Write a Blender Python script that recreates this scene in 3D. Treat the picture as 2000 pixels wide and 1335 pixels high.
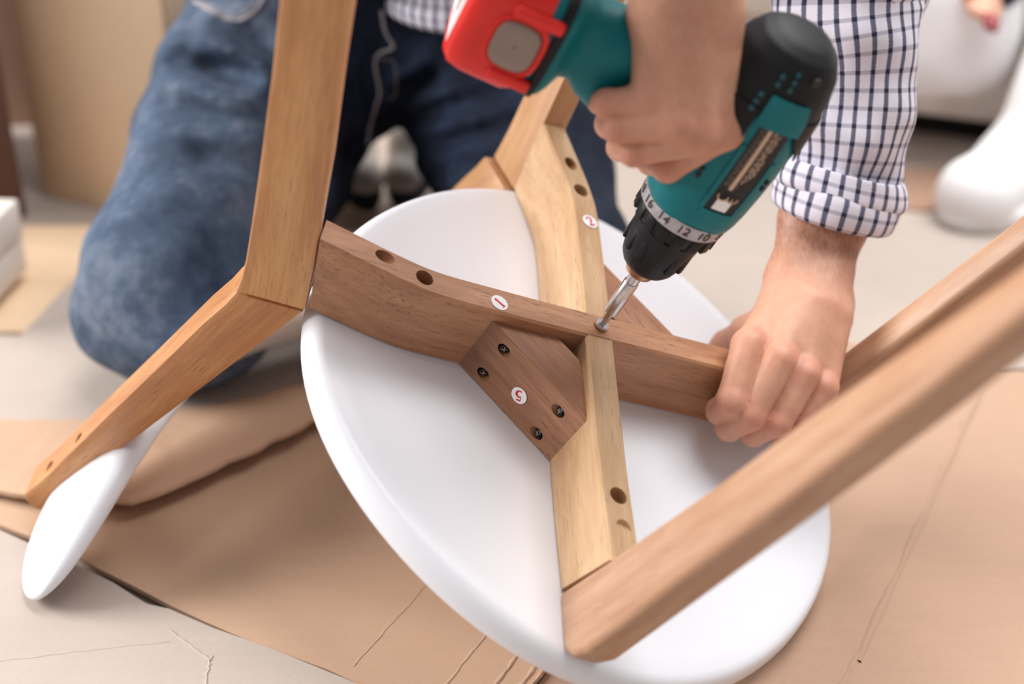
import bpy, bmesh, math, random
import numpy as np
from mathutils import Vector, Matrix
from mathutils.bvhtree import BVHTree

# ------------------------------------------------------------------ scene, camera, light
for o_ in list(bpy.data.objects): bpy.data.objects.remove(o_, do_unlink=True)
SC = bpy.context.scene
COL = SC.collection
random.seed(4); RNG = np.random.RandomState(7)

FPX, CX, CY = 2778.0, 1000.0, 667.5          # focal length in pixels of the 2000 x 1335 frame
PITCH = math.radians(28.0); CAMH = 0.6414
camd = bpy.data.cameras.new('camera'); cam = bpy.data.objects.new('camera', camd); COL.objects.link(cam)
camd.sensor_width = 36.0; camd.lens = 36.0*FPX/2000.0
cam.location = (0, 0, CAMH); cam.rotation_euler = (math.pi/2-PITCH, 0, 0)
camd.dof.use_dof = True; camd.dof.focus_distance = 0.945; camd.dof.aperture_fstop = 2.8
camd.clip_start = 0.02
SC.camera = cam

world = bpy.data.worlds.new('world'); SC.world = world; world.use_nodes = True
bg = world.node_tree.nodes['Background']
bg.inputs[0].default_value = (0.98, 0.98, 1.0, 1); bg.inputs[1].default_value = 0.24

def area(name, loc, target, size, size_y, power, color):
    l = bpy.data.lights.new(name, 'AREA'); l.shape = 'RECTANGLE'; l.size = size; l.size_y = size_y
    l.energy = power; l.color = color
    ob = bpy.data.objects.new(name, l); COL.objects.link(ob); ob.location = loc
    ob.rotation_euler = (Vector(target)-Vector(loc)).to_track_quat('-Z', 'Y').to_euler()
    return ob
area('window_light', (-4.0, 1.15, 2.3), (0, 1.0, 0.1), 2.4, 2.0, 212, (1.0, 0.975, 0.955))
area('ceiling_light', (0.7, 1.6, 2.7), (0.15, 1.1, 0.0), 2.8, 2.4, 122, (1.0, 0.985, 0.97))

SC.view_settings.view_transform = 'Standard'; SC.view_settings.look = 'None'
SC.view_settings.exposure = 0.36; SC.view_settings.gamma = 1.0
SC.view_settings.use_curve_mapping = False

# ------------------------------------------------------------------ measuring helpers
RIGHT = np.array([1, 0, 0.]); UPC = np.array([0, math.sin(PITCH), math.cos(PITCH)])
BACK = np.array([0, -math.cos(PITCH), math.sin(PITCH)]); CAMP = np.array([0, 0, CAMH])
def c2w(v): v = np.asarray(v, float); return CAMP + v[0]*RIGHT + v[1]*UPC + v[2]*BACK
def cdir(v): return v[0]*RIGHT + v[1]*UPC + v[2]*BACK
def W(px, py, d):                       # world point seen at a photo pixel, at depth d (metres along the lens axis)
    return c2w(((px-CX)/FPX*d, -(py-CY)/FPX*d, -d))
def F(px, py, z=0.0):                   # world point on the floor (height z) seen at a photo pixel
    r = cdir(((px-CX)/FPX, -(py-CY)/FPX, -1.0)); t = (z-CAMH)/r[2]; return CAMP + r*t

# chair frame: A towards the seat front, B across, N out of the seat's underside
th, ps, phi = 0.8832, 0.8914, -1.7791
n_ = np.array([math.sin(th)*math.cos(ps), math.sin(th)*math.sin(ps), math.cos(th)])
u_ = np.array([math.cos(th)*math.cos(ps), math.cos(th)*math.sin(ps), -math.sin(th)])
v_ = np.cross(n_, u_)
a_ = math.cos(phi)*u_ + math.sin(phi)*v_; b_ = np.cross(n_, a_)
o_c = np.array([0.0546, -0.0475, -1.0])
CA, CB, CN = cdir(a_), cdir(b_), cdir(n_); CO = c2w(o_c)
CHAIR_M = Matrix(((CA[0], CB[0], CN[0], CO[0]), (CA[1], CB[1], CN[1], CO[1]), (CA[2], CB[2], CN[2], CO[2]), (0, 0, 0, 1)))
def C(a, b, z): return CO + a*CA + b*CB + z*CN

# ------------------------------------------------------------------ materials
def lin(c):
    out = []
    for x in c[:3]:
        x = x/255.0
        out.append(x/12.92 if x <= 0.04045 else ((x+0.055)/1.055)**2.4)
    return tuple(out)+(1.0,)
class NT:
    def __init__(s, name):
        s.m = bpy.data.materials.new(name); s.m.use_nodes = True; s.t = s.m.node_tree; s.b = s.t.nodes['Principled BSDF']
    def n(s, typ, **kw):
        x = s.t.nodes.new(typ)
        for k, v in kw.items():
            if k.startswith('i_'):
                key = k[2:]; key = int(key) if key.isdigit() else key.replace('_', ' ')
                x.inputs[key].default_value = v
            else: setattr(x, k, v)
        return x
    def l(s, a, b): s.t.links.new(a, b)
    def math(s, op, a, b=None, c=None):
        x = s.t.nodes.new('ShaderNodeMath'); x.operation = op
        for i, q in enumerate((a, b, c)):
            if q is None: continue
            if isinstance(q, (int, float)): x.inputs[i].default_value = q
            else: s.l(q, x.inputs[i])
        return x.outputs[0]
    def ramp(s, fac, stops):
        r = s.t.nodes.new('ShaderNodeValToRGB')
        while len(r.color_ramp.elements) < len(stops): r.color_ramp.elements.new(0.5)
        for e, (p, c) in zip(r.color_ramp.elements, stops): e.position = p; e.color = c
        s.l(fac, r.inputs[0]); return r.outputs[0]
    def mix(s, fac, a, b, mode='MIX'):
        x = s.t.nodes.new('ShaderNodeMix'); x.data_type = 'RGBA'; x.blend_type = mode
        for i, q in ((0, fac), (6, a), (7, b)):
            if isinstance(q, (int, float)): x.inputs[i].default_value = q
            elif isinstance(q, tuple): x.inputs[i].default_value = q
            else: s.l(q, x.inputs[i])
        return x.outputs[2]
    def noise(s, vec, scale, detail=3, rough=0.5, dist=0.0):
        x = s.n('ShaderNodeTexNoise'); x.inputs['Scale'].default_value = scale; x.inputs['Detail'].default_value = detail
        x.inputs['Roughness'].default_value = rough; x.inputs['Distortion'].default_value = dist
        if vec is not None: s.l(vec, x.inputs['Vector'])
        return x.outputs[0]
    def bump(s, h, strength, dist=0.001):
        x = s.n('ShaderNodeBump'); x.inputs['Strength'].default_value = strength; x.inputs['Distance'].default_value = dist
        s.l(h, x.inputs['Height']); s.l(x.outputs[0], s.b.inputs['Normal'])
    def obj(s): return s.n('ShaderNodeTexCoord').outputs['Object']
    def uv(s): return s.n('ShaderNodeTexCoord').outputs['UV']

def plain(name, col, rough=0.5, metal=0.0, noise=0.06, nscale=40, bump=0.0, bscale=300, spec=None, coat=0.0):
    k = NT(name); co = k.obj(); f = k.noise(co, nscale, 4)
    c = lin(col); lo = tuple(x*(1-noise*2) for x in c[:3])+(1,); hi = tuple(min(1, x*(1+noise*2)) for x in c[:3])+(1,)
    k.l(k.ramp(f, [(0.3, lo), (0.7, hi)]), k.b.inputs['Base Color'])
    k.b.inputs['Roughness'].default_value = rough; k.b.inputs['Metallic'].default_value = metal
    if spec is not None: k.b.inputs['Specular IOR Level'].default_value = spec
    if coat: k.b.inputs['Coat Weight'].default_value = coat
    if bump: k.bump(k.noise(co, bscale, 3), bump, 0.0006)
    return k.m

def wood(name, g, dark, mid, light, pore=0.6, rough=0.42, figure=0.25, seed=0.0):
    """g: grain direction in the object's own coordinates"""
    g = Vector(g).normalized(); p = g.orthogonal().normalized(); q = g.cross(p)
    k = NT(name); co = k.obj()
    def dot(v, sc):
        x = k.n('ShaderNodeVectorMath', operation='DOT_PRODUCT'); k.l(co, x.inputs[0]); x.inputs[1].default_value = tuple(v*sc); return x.outputs['Value']
    def vec(sg, sp):
        x = k.n('ShaderNodeCombineXYZ'); k.l(dot(g, sg), x.inputs[0]); k.l(k.math('ADD', dot(p, sp), seed), x.inputs[1]); k.l(dot(q, sp), x.inputs[2]); return x.outputs[0]
    streak = k.noise(vec(7, 90), 1.0, 5, 0.62, 0.4)
    broad = k.noise(vec(9, 28), 1.0, 3, 0.5, 1.2)
    fine = k.noise(vec(40, 700), 1.0, 3, 0.6)
    pores = k.noise(vec(75, 900), 1.0, 2, 0.5)
    f = k.math('ADD', k.math('MULTIPLY', streak, 0.62), k.math('MULTIPLY', broad, 0.38))
    c = k.ramp(f, [(0.36, lin(dark)), (0.5, lin(mid)), (0.63, lin(light))])
    c = k.mix(figure, c, k.ramp(fine, [(0.35, lin(dark)), (0.65, lin(light))]))
    pm = k.math('MULTIPLY', k.ramp_val(pores, 0.60, 0.70), k.ramp_val(broad, 0.38, 0.6))
    c = k.mix(k.math('MULTIPLY', pm, pore), c, tuple(x*0.28 for x in lin(dark)[:3])+(1,))
    k.l(c, k.b.inputs['Base Color']); k.b.inputs['Roughness'].default_value = rough
    k.bump(k.math('SUBTRACT', fine, pm), 0.12, 0.0004)
    return k.m
def ramp_val(self, v, a, b):
    x = self.n('ShaderNodeMapRange'); x.inputs['From Min'].default_value = a; x.inputs['From Max'].default_value = b
    self.l(v, x.inputs['Value']); return x.outputs[0]
NT.ramp_val = ramp_val

def denim():
    k = NT('denim'); co = k.obj(); big = k.noise(co, 9, 4, 0.6, 0.5); mid = k.noise(co, 60, 5, 0.65)
    mp = k.n('ShaderNodeMapping'); mp.inputs['Scale'].default_value = (1500, 1500, 260); k.l(co, mp.inputs[0])
    weave = k.noise(mp.outputs[0], 1.0, 2)
    geo = k.n('ShaderNodeNewGeometry')
    f = k.math('ADD', k.math('MULTIPLY', big, 0.6), k.math('MULTIPLY', mid, 0.4))
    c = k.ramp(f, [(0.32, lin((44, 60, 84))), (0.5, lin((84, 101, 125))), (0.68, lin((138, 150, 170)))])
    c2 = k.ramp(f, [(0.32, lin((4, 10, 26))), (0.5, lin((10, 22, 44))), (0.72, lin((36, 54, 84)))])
    c = k.mix(k.n('ShaderNodeAttribute', attribute_name='fade_shade').outputs['Fac'], c2, c)  # mask mixes worn denim with painted light and shade
    c = k.mix(k.ramp_val(weave, 0.35, 0.7), k.mix(0.75, (0, 0, 0, 1), c), k.mix(0.025, c, (1, 1, 1, 1)))
    k.l(c, k.b.inputs['Base Color']); k.b.inputs['Roughness'].default_value = 0.85
    k.b.inputs['Specular IOR Level'].default_value = 0.12
    k.bump(k.math('ADD', weave, k.math('MULTIPLY', mid, 0.6)), 0.35, 0.0012)
    return k.m

def plaid(name, su, sv):
    """white shirting with navy warp stripes and paler cross stripes, on the UVs (metres)"""
    k = NT(name); uv = k.uv(); sp = k.n('ShaderNodeSeparateXYZ'); k.l(uv, sp.inputs[0])
    wob = k.math('MULTIPLY', k.math('SUBTRACT', k.noise(uv, 900, 2), 0.5), 0.10)
    def stripe(v, period, width):
        f = k.math('FRACT', k.math('ADD', k.math('DIVIDE', v, period), wob))
        d = k.math('ABSOLUTE', k.math('SUBTRACT', f, 0.5))
        x = k.n('ShaderNodeMapRange', interpolation_type='SMOOTHSTEP')
        x.inputs['From Min'].default_value = width/2+0.035; x.inputs['From Max'].default_value = width/2-0.035
        k.l(d, x.inputs['Value']); return x.outputs[0]
    a = stripe(sp.outputs[0], su, 0.30); b = stripe(sp.outputs[1], sv, 0.24)
    c = k.mix(k.math('MULTIPLY', a, 0.86), lin((226, 223, 236)), lin((38, 44, 84)))
    c = k.mix(k.math('MULTIPLY', b, 0.42), c, lin((70, 72, 108)))
    both = k.math('MULTIPLY', a, b); c = k.mix(k.math('MULTIPLY', both, 0.9), c, lin((14, 18, 52)))
    k.l(c, k.b.inputs['Base Color']); k.b.inputs['Roughness'].default_value = 0.85
    k.bump(k.noise(uv, 2600, 2), 0.2, 0.0005)
    return k.m

def skin():
    k = NT('skin'); co = k.obj(); big = k.noise(co, 28, 3, 0.5); mid = k.noise(co, 160, 4, 0.6)
    mp = k.n('ShaderNodeMapping'); mp.inputs['Scale'].default_value = (500, 500, 220); k.l(co, mp.inputs[0])
    pores = k.noise(mp.outputs[0], 1.4, 3, 0.7)
    c = k.ramp(big, [(0.3, lin((200, 146, 120))), (0.52, lin((208, 156, 130))), (0.72, lin((212, 152, 128)))])
    c = k.mix(0.12, c, k.ramp(mid, [(0.35, lin((176, 116, 92))), (0.65, lin((226, 178, 152)))]))
    k.l(c, k.b.inputs['Base Color']); k.b.inputs['Roughness'].default_value = 0.52
    k.b.inputs['Subsurface Weight'].default_value = 0.12; k.b.inputs['Subsurface Radius'].default_value = (1, 0.35, 0.2)
    k.b.inputs['Subsurface Scale'].default_value = 0.004
    at = k.n('ShaderNodeAttribute', attribute_name='flush')
    c = k.mix(k.math('MULTIPLY', at.outputs['Fac'], 0.28), c, lin((204, 116, 98)))
    ah = k.n('ShaderNodeAttribute', attribute_name='hair_shade')
    mh = k.n('ShaderNodeMapping'); mh.inputs['Rotation'].default_value = (0.3, 0.5, 0.6); mh.inputs['Scale'].default_value = (900, 160, 160); k.l(co, mh.inputs[0])
    hf = k.ramp_val(k.noise(mh.outputs[0], 1.0, 3, 0.6), 0.42, 0.66)
    c = k.mix(k.math('MULTIPLY', ah.outputs['Fac'], k.math('ADD', k.math('MULTIPLY', hf, 0.45), 0.30)), c, lin((128, 84, 66)))  # darkens for arm hair and for shading painted into the skin
    k.l(c, k.b.inputs['Base Color'])
    k.bump(k.math('ADD', pores, k.math('MULTIPLY', mid, 0.4)), 0.10, 0.0006)
    return k.m

def card(name, col, rough=0.9):
    k = NT(name); co = k.obj(); big = k.noise(co, 4, 4, 0.6); f = k.noise(co, 240, 4, 0.7); spk = k.noise(co, 900, 2)
    mp = k.n('ShaderNodeMapping'); mp.inputs['Rotation'].default_value = (0, 0, 0.5); mp.inputs['Scale'].default_value = (10, 160, 1); k.l(co, mp.inputs[0])
    flute = k.noise(mp.outputs[0], 1.0, 2)
    c = lin(col); d = tuple(x*0.86 for x in c[:3])+(1,); h = tuple(min(1, x*1.08) for x in c[:3])+(1,)
    q = k.ramp(k.math('ADD', k.math('MULTIPLY', big, 0.84), k.math('MULTIPLY', flute, 0.16)), [(0.3, d), (0.7, h)])
    q = k.mix(0.2, q, k.ramp(f, [(0.3, tuple(x*0.8 for x in c[:3])+(1,)), (0.7, h)]))
    q = k.mix(k.math('MULTIPLY', k.ramp_val(spk, 0.72, 0.8), 0.35), q, tuple(x*0.45 for x in c[:3])+(1,))
    k.l(q, k.b.inputs['Base Color']); k.b.inputs['Roughness'].default_value = rough
    k.bump(k.math('ADD', f, k.math('MULTIPLY', flute, 0.35)), 0.12, 0.001)
    return k.m

M = {}
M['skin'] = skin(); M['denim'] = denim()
M['plaid'] = plaid('plaid_shirting', 0.0115, 0.0125)
M['white_seat'] = plain('white_lacquer', (238, 240, 247), 0.34, noise=0.006, nscale=8)
M['black_rubber'] = plain('black_rubber', (20, 20, 25), 0.55, spec=0.3, noise=0.1, nscale=90, bump=0.15, bscale=1500)
M['black_plastic'] = plain('black_plastic', (15, 15, 20), 0.45, spec=0.3, noise=0.1, nscale=120, bump=0.1, bscale=1200)
M['teal'] = plain('teal_plastic', (2, 112, 120), 0.45, spec=0.28, noise=0.05, nscale=60, bump=0.12, bscale=1800)
M['teal_dark'] = plain('teal_slot', (8, 84, 92), 0.5, noise=0.05)
M['red'] = plain('red_plastic', (232, 30, 22), 0.38, noise=0.03)
M['grey_button'] = plain('grey_plastic', (150, 132, 122), 0.5, noise=0.04)
M['silver_ring'] = plain('silver_paint', (176, 172, 176), 0.38, metal=0.35, noise=0.08, nscale=200)
M['steel'] = plain('brushed_steel', (205, 200, 198), 0.25, metal=1.0, noise=0.06, nscale=300)
M['brass'] = plain('brass', (190, 150, 118), 0.3, metal=0.9, noise=0.05)
M['black_steel'] = plain('black_screw', (28, 28, 32), 0.38, metal=0.6, noise=0.12, nscale=300)
M['ink'] = plain('black_ink', (24, 22, 26), 0.6, noise=0.02)
M['paper'] = plain('white_sticker', (244, 242, 244), 0.5, noise=0.01)
M['red_ink'] = plain('red_ink', (205, 36, 40), 0.5, noise=0.02)
M['tan_print'] = plain('tan_print', (214, 182, 156), 0.5, noise=0.03)
M['dark_print'] = plain('faint_print', (120, 104, 92), 0.5, noise=0.05)
M['thread'] = plain('pale_thread', (176, 172, 176), 0.9, noise=0.12, nscale=400)
M['thread_dim'] = plain('tan_thread', (120, 112, 112), 0.9, noise=0.12, nscale=400)
M['card_brown'] = card('brown_cardboard', (204, 170, 143))
M['card_pale'] = card('pale_cardboard', (196, 182, 172))
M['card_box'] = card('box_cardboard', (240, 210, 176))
M['card_box_shade'] = card('box_cardboard_shade', (104, 74, 62)); M['card_mid'] = card('box_cardboard_mid', (158, 126, 106)); M['card_box_shade2'] = card('box_cardboard_tan', (176, 138, 104))
M['card_pale_far'] = card('pale_cardboard_far', (176, 163, 154))
M['card_right'] = card('tan_cardboard', (178, 146, 124))
M['floor'] = card('pale_floor', (176, 163, 154), 0.6)
M['wall'] = plain('wall_paint', (226, 214, 204), 0.8, noise=0.02, nscale=3)
M['sofa'] = plain('cream_fabric', (240, 234, 228), 0.9, noise=0.03, nscale=30, bump=0.2, bscale=700)
M['cushion'] = plain('white_cotton', (240, 239, 242), 0.85, noise=0.02, nscale=12, bump=0.15, bscale=500)
M['sneaker'] = plain('white_leather', (244, 243, 244), 0.5, noise=0.01)
M['navy'] = plain('navy_cloth', (40, 46, 66), 0.9, noise=0.1, nscale=60)
M['nail'] = plain('red_nail_varnish', (140, 10, 30), 0.2, noise=0.02)
M['dark_gap'] = plain('black_plinth', (14, 12, 16), 0.8, noise=0.05)
M['shoe_dark'] = plain('navy_suede', (36, 42, 62), 0.8, noise=0.1)
M['shoe_white'] = plain('off_white_canvas', (238, 230, 222), 0.7, noise=0.03)

# ------------------------------------------------------------------ object helpers
def link(name, me, mat=None, parent=None):
    ob = bpy.data.objects.new(name, me); COL.objects.link(ob)
    if parent is not None: ob.parent = parent
    if mat is not None:
        for x in (mat if isinstance(mat, (list, tuple)) else [mat]): me.materials.append(x)
    return ob
def bm_obj(name, bm, mat, parent=None, smooth=False):
    bmesh.ops.recalc_face_normals(bm, faces=bm.faces[:])
    me = bpy.data.meshes.new(name); bm.to_mesh(me); bm.free()
    if smooth: me.polygons.foreach_set('use_smooth', [True]*len(me.polygons))
    return link(name, me, mat, parent)
def smooth_by_angle(ob, deg=35):
    me = ob.data; me.polygons.foreach_set('use_smooth', [True]*len(me.polygons))
    bm = bmesh.new(); bm.from_mesh(me)
    for e in bm.edges:
        e.smooth = not (len(e.link_faces) == 2 and e.calc_face_angle(0) > math.radians(deg))
    bm.to_mesh(me); bm.free(); return ob
def tag(o, label, cat, group=None, kind=None):
    if label: o['label'] = label
    if cat: o['category'] = cat
    if group: o['group'] = group
    if kind: o['kind'] = kind
    return o
def empty(name, loc=(0, 0, 0), mat=None):
    e = bpy.data.objects.new(name, None); COL.objects.link(e); e.empty_display_size = 0.05
    if mat is not None: e.matrix_world = mat
    else: e.location = loc
    return e
def raw(name, verts, faces, mat, parent=None, smooth=False):
    me = bpy.data.meshes.new(name); me.from_pydata([tuple(map(float, v)) for v in verts], [], [tuple(map(int, f)) for f in faces]); me.update()
    if smooth: me.polygons.foreach_set('use_smooth', [True]*len(me.polygons))
    return link(name, me, mat, parent)
def prism(name, poly, to3, w0, w1, mat, parent=None, bevel=0.0015, seg=2):
    """poly: list of 2D points; to3(p, q, w) maps to the parent's space"""
    bm = bmesh.new()
    lo = [bm.verts.new(tuple(to3(p, q, w0))) for p, q in poly]; hi = [bm.verts.new(tuple(to3(p, q, w1))) for p, q in poly]
    k = len(poly)
    bm.faces.new(lo); bm.faces.new(hi[::-1])
    for i in range(k): bm.faces.new((lo[i], hi[i], hi[(i+1) % k], lo[(i+1) % k]))
    bmesh.ops.recalc_face_normals(bm, faces=bm.faces[:])
    if bevel:
        es = [e for e in bm.edges if len(e.link_faces) == 2 and e.calc_face_angle(0) > 0.5]
        bmesh.ops.bevel(bm, geom=es, offset=bevel, segments=seg, profile=0.5, affect='EDGES', clamp_overlap=True)
    ob = bm_obj(name, bm, mat, parent); return smooth_by_angle(ob, 32)
def box(name, c, size, mat, parent=None, rotz=0.0, bevel=0.004, seg=2, rot=None):
    bm = bmesh.new(); bmesh.ops.create_cube(bm, size=1.0)
    bmesh.ops.scale(bm, vec=size, verts=bm.verts)
    if bevel: bmesh.ops.bevel(bm, geom=bm.edges[:], offset=bevel, segments=seg, profile=0.5, affect='EDGES')
    m = Matrix.Translation(Vector(c)) @ (rot.to_4x4() if rot is not None else Matrix.Rotation(rotz, 4, 'Z'))
    bm.transform(m); ob = bm_obj(name, bm, mat, parent); return smooth_by_angle(ob)
def lathe_pts(profile, frame, nseg=40, caps=True):
    """profile: (x, r); frame: 4x4 with local X as the axis"""
    V, Fc = [], []
    for x, r in profile:
        for j in range(nseg):
            t = 2*math.pi*j/nseg; V.append(frame @ Vector((x, r*math.cos(t), r*math.sin(t))))
    for i in range(len(profile)-1):
        for j in range(nseg):
            a = i*nseg+j; b = i*nseg+(j+1) % nseg; Fc.append((a, b, b+nseg, a+nseg))
    if caps: Fc.append(tuple(range(nseg-1, -1, -1))); Fc.append(tuple(range((len(profile)-1)*nseg, len(profile)*nseg)))
    return V, Fc
def lathe(name, profile, frame, mat, parent=None, nseg=40, ang=35):
    V, Fc = lathe_pts(profile, frame, nseg); ob = raw(name, V, Fc, mat, parent)
    bm = bmesh.new(); bm.from_mesh(ob.data); bmesh.ops.recalc_face_normals(bm, faces=bm.faces[:]); bm.to_mesh(ob.data); bm.free()
    return smooth_by_angle(ob, ang)
def axis_frame(p, d, up=(0, 0, 1)):
    x = Vector(d).normalized(); z = Vector(up); z = (z - x*z.dot(x))
    if z.length < 1e-4: z = x.orthogonal()
    z.normalize(); y = z.cross(x)
    m = Matrix((x, y, z)).transposed().to_4x4(); m.translation = Vector(p); return m
def catmull(P, k=8):
    P = [np.asarray(p, float) for p in P]; out = []
    Q = [2*P[0]-P[1]]+P+[2*P[-1]-P[-2]]
    for i in range(1, len(Q)-2):
        for j in range(k):
            t = j/k; a, b, c, d = Q[i-1:i+3]
            out.append(0.5*((2*b)+(-a+c)*t+(2*a-5*b+4*c-d)*t*t+(-a+3*b-3*c+d)*t**3))
    out.append(P[-1]); return out
def tube(name, pts, r, mat, parent=None, nseg=8):
    pts = [Vector(p) for p in pts]; V, Fc = [], []
    up = None
    for i, p in enumerate(pts):
        d = (pts[min(i+1, len(pts)-1)]-pts[max(i-1, 0)]).normalized()
        if up is None: up = d.orthogonal().normalized()
        up = (up-d*up.dot(d)).normalized(); s = d.cross(up)
        rr = r[i] if isinstance(r, (list, tuple)) else r
        for j in range(nseg):
            t = 2*math.pi*j/nseg; V.append(p+rr*(math.cos(t)*up+math.sin(t)*s))
    for i in range(len(pts)-1):
        for j in range(nseg):
            a = i*nseg+j; b = i*nseg+(j+1) % nseg; Fc.append((a, b, b+nseg, a+nseg))
    Fc.append(tuple(range(nseg-1, -1, -1))); Fc.append(tuple(range((len(pts)-1)*nseg, len(pts)*nseg)))
    return raw(name, V, Fc, mat, parent, True)
def cut(ob, cutters):
    """subtract closed meshes (verts, faces) from ob, in ob's own space"""
    me = bpy.data.meshes.new('cutter'); V, Fc = [], []
    for v, f in cutters:
        k = len(V); V += [tuple(x) for x in v]; Fc += [tuple(i+k for i in ff) for ff in f]
    me.from_pydata(V, [], Fc); bm = bmesh.new(); bm.from_mesh(me); bmesh.ops.recalc_face_normals(bm, faces=bm.faces[:]); bm.to_mesh(me); bm.free()
    co = bpy.data.objects.new('cutter', me); COL.objects.link(co); co.parent = ob.parent
    md = ob.modifiers.new('cut', 'BOOLEAN'); md.operation = 'DIFFERENCE'; md.object = co; md.solver = 'EXACT'
    bpy.context.view_layer.update(); dg = bpy.context.evaluated_depsgraph_get()
    new = bpy.data.meshes.new_from_object(ob.evaluated_get(dg)); ob.modifiers.clear()
    old = ob.data; ob.data = new; bpy.data.meshes.remove(old); bpy.data.objects.remove(co); bpy.data.meshes.remove(me)
    return smooth_by_angle(ob, 32)

# ---- signed-distance modelling (surface nets)
def vnoise(P, scale, seed=0):
    rs = np.random.RandomState(seed); T = rs.rand(32, 32, 32).astype(np.float32)
    Q = P*scale; I = np.floor(Q).astype(int); f = (Q-I).astype(np.float32); f = f*f*(3-2*f); I &= 31; J = (I+1) & 31
    x0, y0, z0 = I[..., 0], I[..., 1], I[..., 2]; x1, y1, z1 = J[..., 0], J[..., 1], J[..., 2]
    fx, fy, fz = f[..., 0], f[..., 1], f[..., 2]
    a = T[x0, y0, z0]*(1-fx)+T[x1, y0, z0]*fx; b = T[x0, y1, z0]*(1-fx)+T[x1, y1, z0]*fx
    c = T[x0, y0, z1]*(1-fx)+T[x1, y0, z1]*fx; d = T[x0, y1, z1]*(1-fx)+T[x1, y1, z1]*fx
    return (a*(1-fy)+b*fy)*(1-fz)+(c*(1-fy)+d*fy)*fz-0.5
def cone(P, a, b, ra, rb):
    a = np.asarray(a, np.float32); b = np.asarray(b, np.float32); ab = b-a
    t = np.clip(((P-a)@ab)/max(float(ab@ab), 1e-12), 0, 1)
    return np.linalg.norm(P-a-t[..., None]*ab, axis=-1)-(ra+t*(rb-ra))
def smin(a, b, k):
    h = np.clip(0.5+0.5*(b-a)/k, 0, 1); return b*(1-h)+a*h-k*h*(1-h)
def sdf_mesh(fn, lo, hi, h):
    lo = np.asarray(lo, float); hi = np.asarray(hi, float); N = np.ceil((hi-lo)/h).astype(int)+1
    ax = [lo[i]+h*np.arange(N[i]) for i in range(3)]
    V = np.empty(N, np.float32)
    for i0 in range(0, N[0], 24):
        G = np.stack(np.meshgrid(ax[0][i0:i0+24], ax[1], ax[2], indexing='ij'), -1).astype(np.float32)
        V[i0:i0+24] = fn(G)
    ins = V < 0; n = N-1
    cs = np.zeros(n, int)
    corner = [(i, j, k) for i in (0, 1) for j in (0, 1) for k in (0, 1)]
    sl = lambda A, c: A[c[0]:c[0]+n[0], c[1]:c[1]+n[1], c[2]:c[2]+n[2]]
    for c in corner: cs += sl(ins, c)
    act = (cs > 0) & (cs < 8); idx = -np.ones(n, int); ii = np.argwhere(act); idx[act] = np.arange(len(ii))
    acc = np.zeros((len(ii), 3)); cnt = np.zeros(len(ii))
    for c in corner:
        for a in range(3):
            if c[a]: continue
            e = list(c); e[a] = 1
            v0 = V[ii[:, 0]+c[0], ii[:, 1]+c[1], ii[:, 2]+c[2]]; v1 = V[ii[:, 0]+e[0], ii[:, 1]+e[1], ii[:, 2]+e[2]]
            m = (v0 < 0) != (v1 < 0); t = np.where(m, v0/np.where(m, v0-v1, 1), 0)
            p = np.tile(np.array(c, float), (len(ii), 1)); p[:, a] += t
            acc += p*m[:, None]; cnt += m
    verts = lo+h*(ii+acc/cnt[:, None])
    faces = []
    for a in range(3):
        b, c = (a+1) % 3, (a+2) % 3
        s0 = [slice(None)]*3; s1 = [slice(None)]*3; s0[a] = slice(0, -1); s1[a] = slice(1, None)
        x = ins[tuple(s0)] != ins[tuple(s1)]; flip = ins[tuple(s0)]
        E_ = np.argwhere(x); ok = (E_[:, b] > 0) & (E_[:, c] > 0) & (E_[:, b] < n[b]) & (E_[:, c] < n[c]); E_ = E_[ok]
        fl = flip[tuple(E_.T)]
        def at(db, dc):
            q = E_.copy(); q[:, b] -= db; q[:, c] -= dc; return idx[tuple(q.T)]
        quad = np.stack([at(1, 1), at(0, 1), at(0, 0), at(1, 0)], 1); quad[~fl] = quad[~fl][:, ::-1]; faces.append(quad)
    return verts, np.concatenate(faces)
def relax(verts, faces, fn, it=2, h=0.001):
    """a little tangential smoothing, then back onto the surface"""
    for _ in range(it):
        s = np.zeros_like(verts); c = np.zeros(len(verts))
        for i in range(4):
            for j in (1, 3):
                np.add.at(s, faces[:, i], verts[faces[:, (i+j) % 4]]); np.add.at(c, faces[:, i], 1)
        verts = 0.5*verts+0.5*s/np.maximum(c, 1)[:, None]
    P = verts.astype(np.float32); d = fn(P); g = np.stack([(fn(P+np.eye(3, dtype=np.float32)[i]*h)-d)/h for i in range(3)], -1)
    return verts-(np.clip(d, -h*3, h*3)[:, None]*g/np.maximum((g*g).sum(-1), 0.2)[:, None])
def sdf_obj(name, fn, lo, hi, h, mat, parent=None, it=2):
    v, f = sdf_mesh(fn, lo, hi, h); v = relax(v, f, fn, it, h*0.5); return raw(name, v, f, mat, parent, True)

def loft(name, rings, mat, parent=None, uvs=None, closed=True, cap=False):
    """rings: list of lists of points (same count); UVs in metres: u around, v along"""
    V = [p for r in rings for p in r]; k = len(rings[0]); Fc = []; L = []
    seg = k if closed else k-1
    for i in range(len(rings)-1):
        for j in range(seg):
            a = i*k+j; b = i*k+(j+1) % k; Fc.append((a, b, b+k, a+k)); L.append(((i, j), (i, j+1), (i+1, j+1), (i+1, j)))
    if cap: Fc.append(tuple(range(k-1, -1, -1))); Fc.append(tuple(range((len(rings)-1)*k, len(rings)*k)))
    ob = raw(name, V, Fc, mat, parent, True)
    if uvs is not None:
        ul = ob.data.uv_layers.new(name='UVMap')
        li = 0
        for q in L:
            for (i, j) in q: ul.data[li].uv = uvs(i, j); li += 1
    return ob

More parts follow.
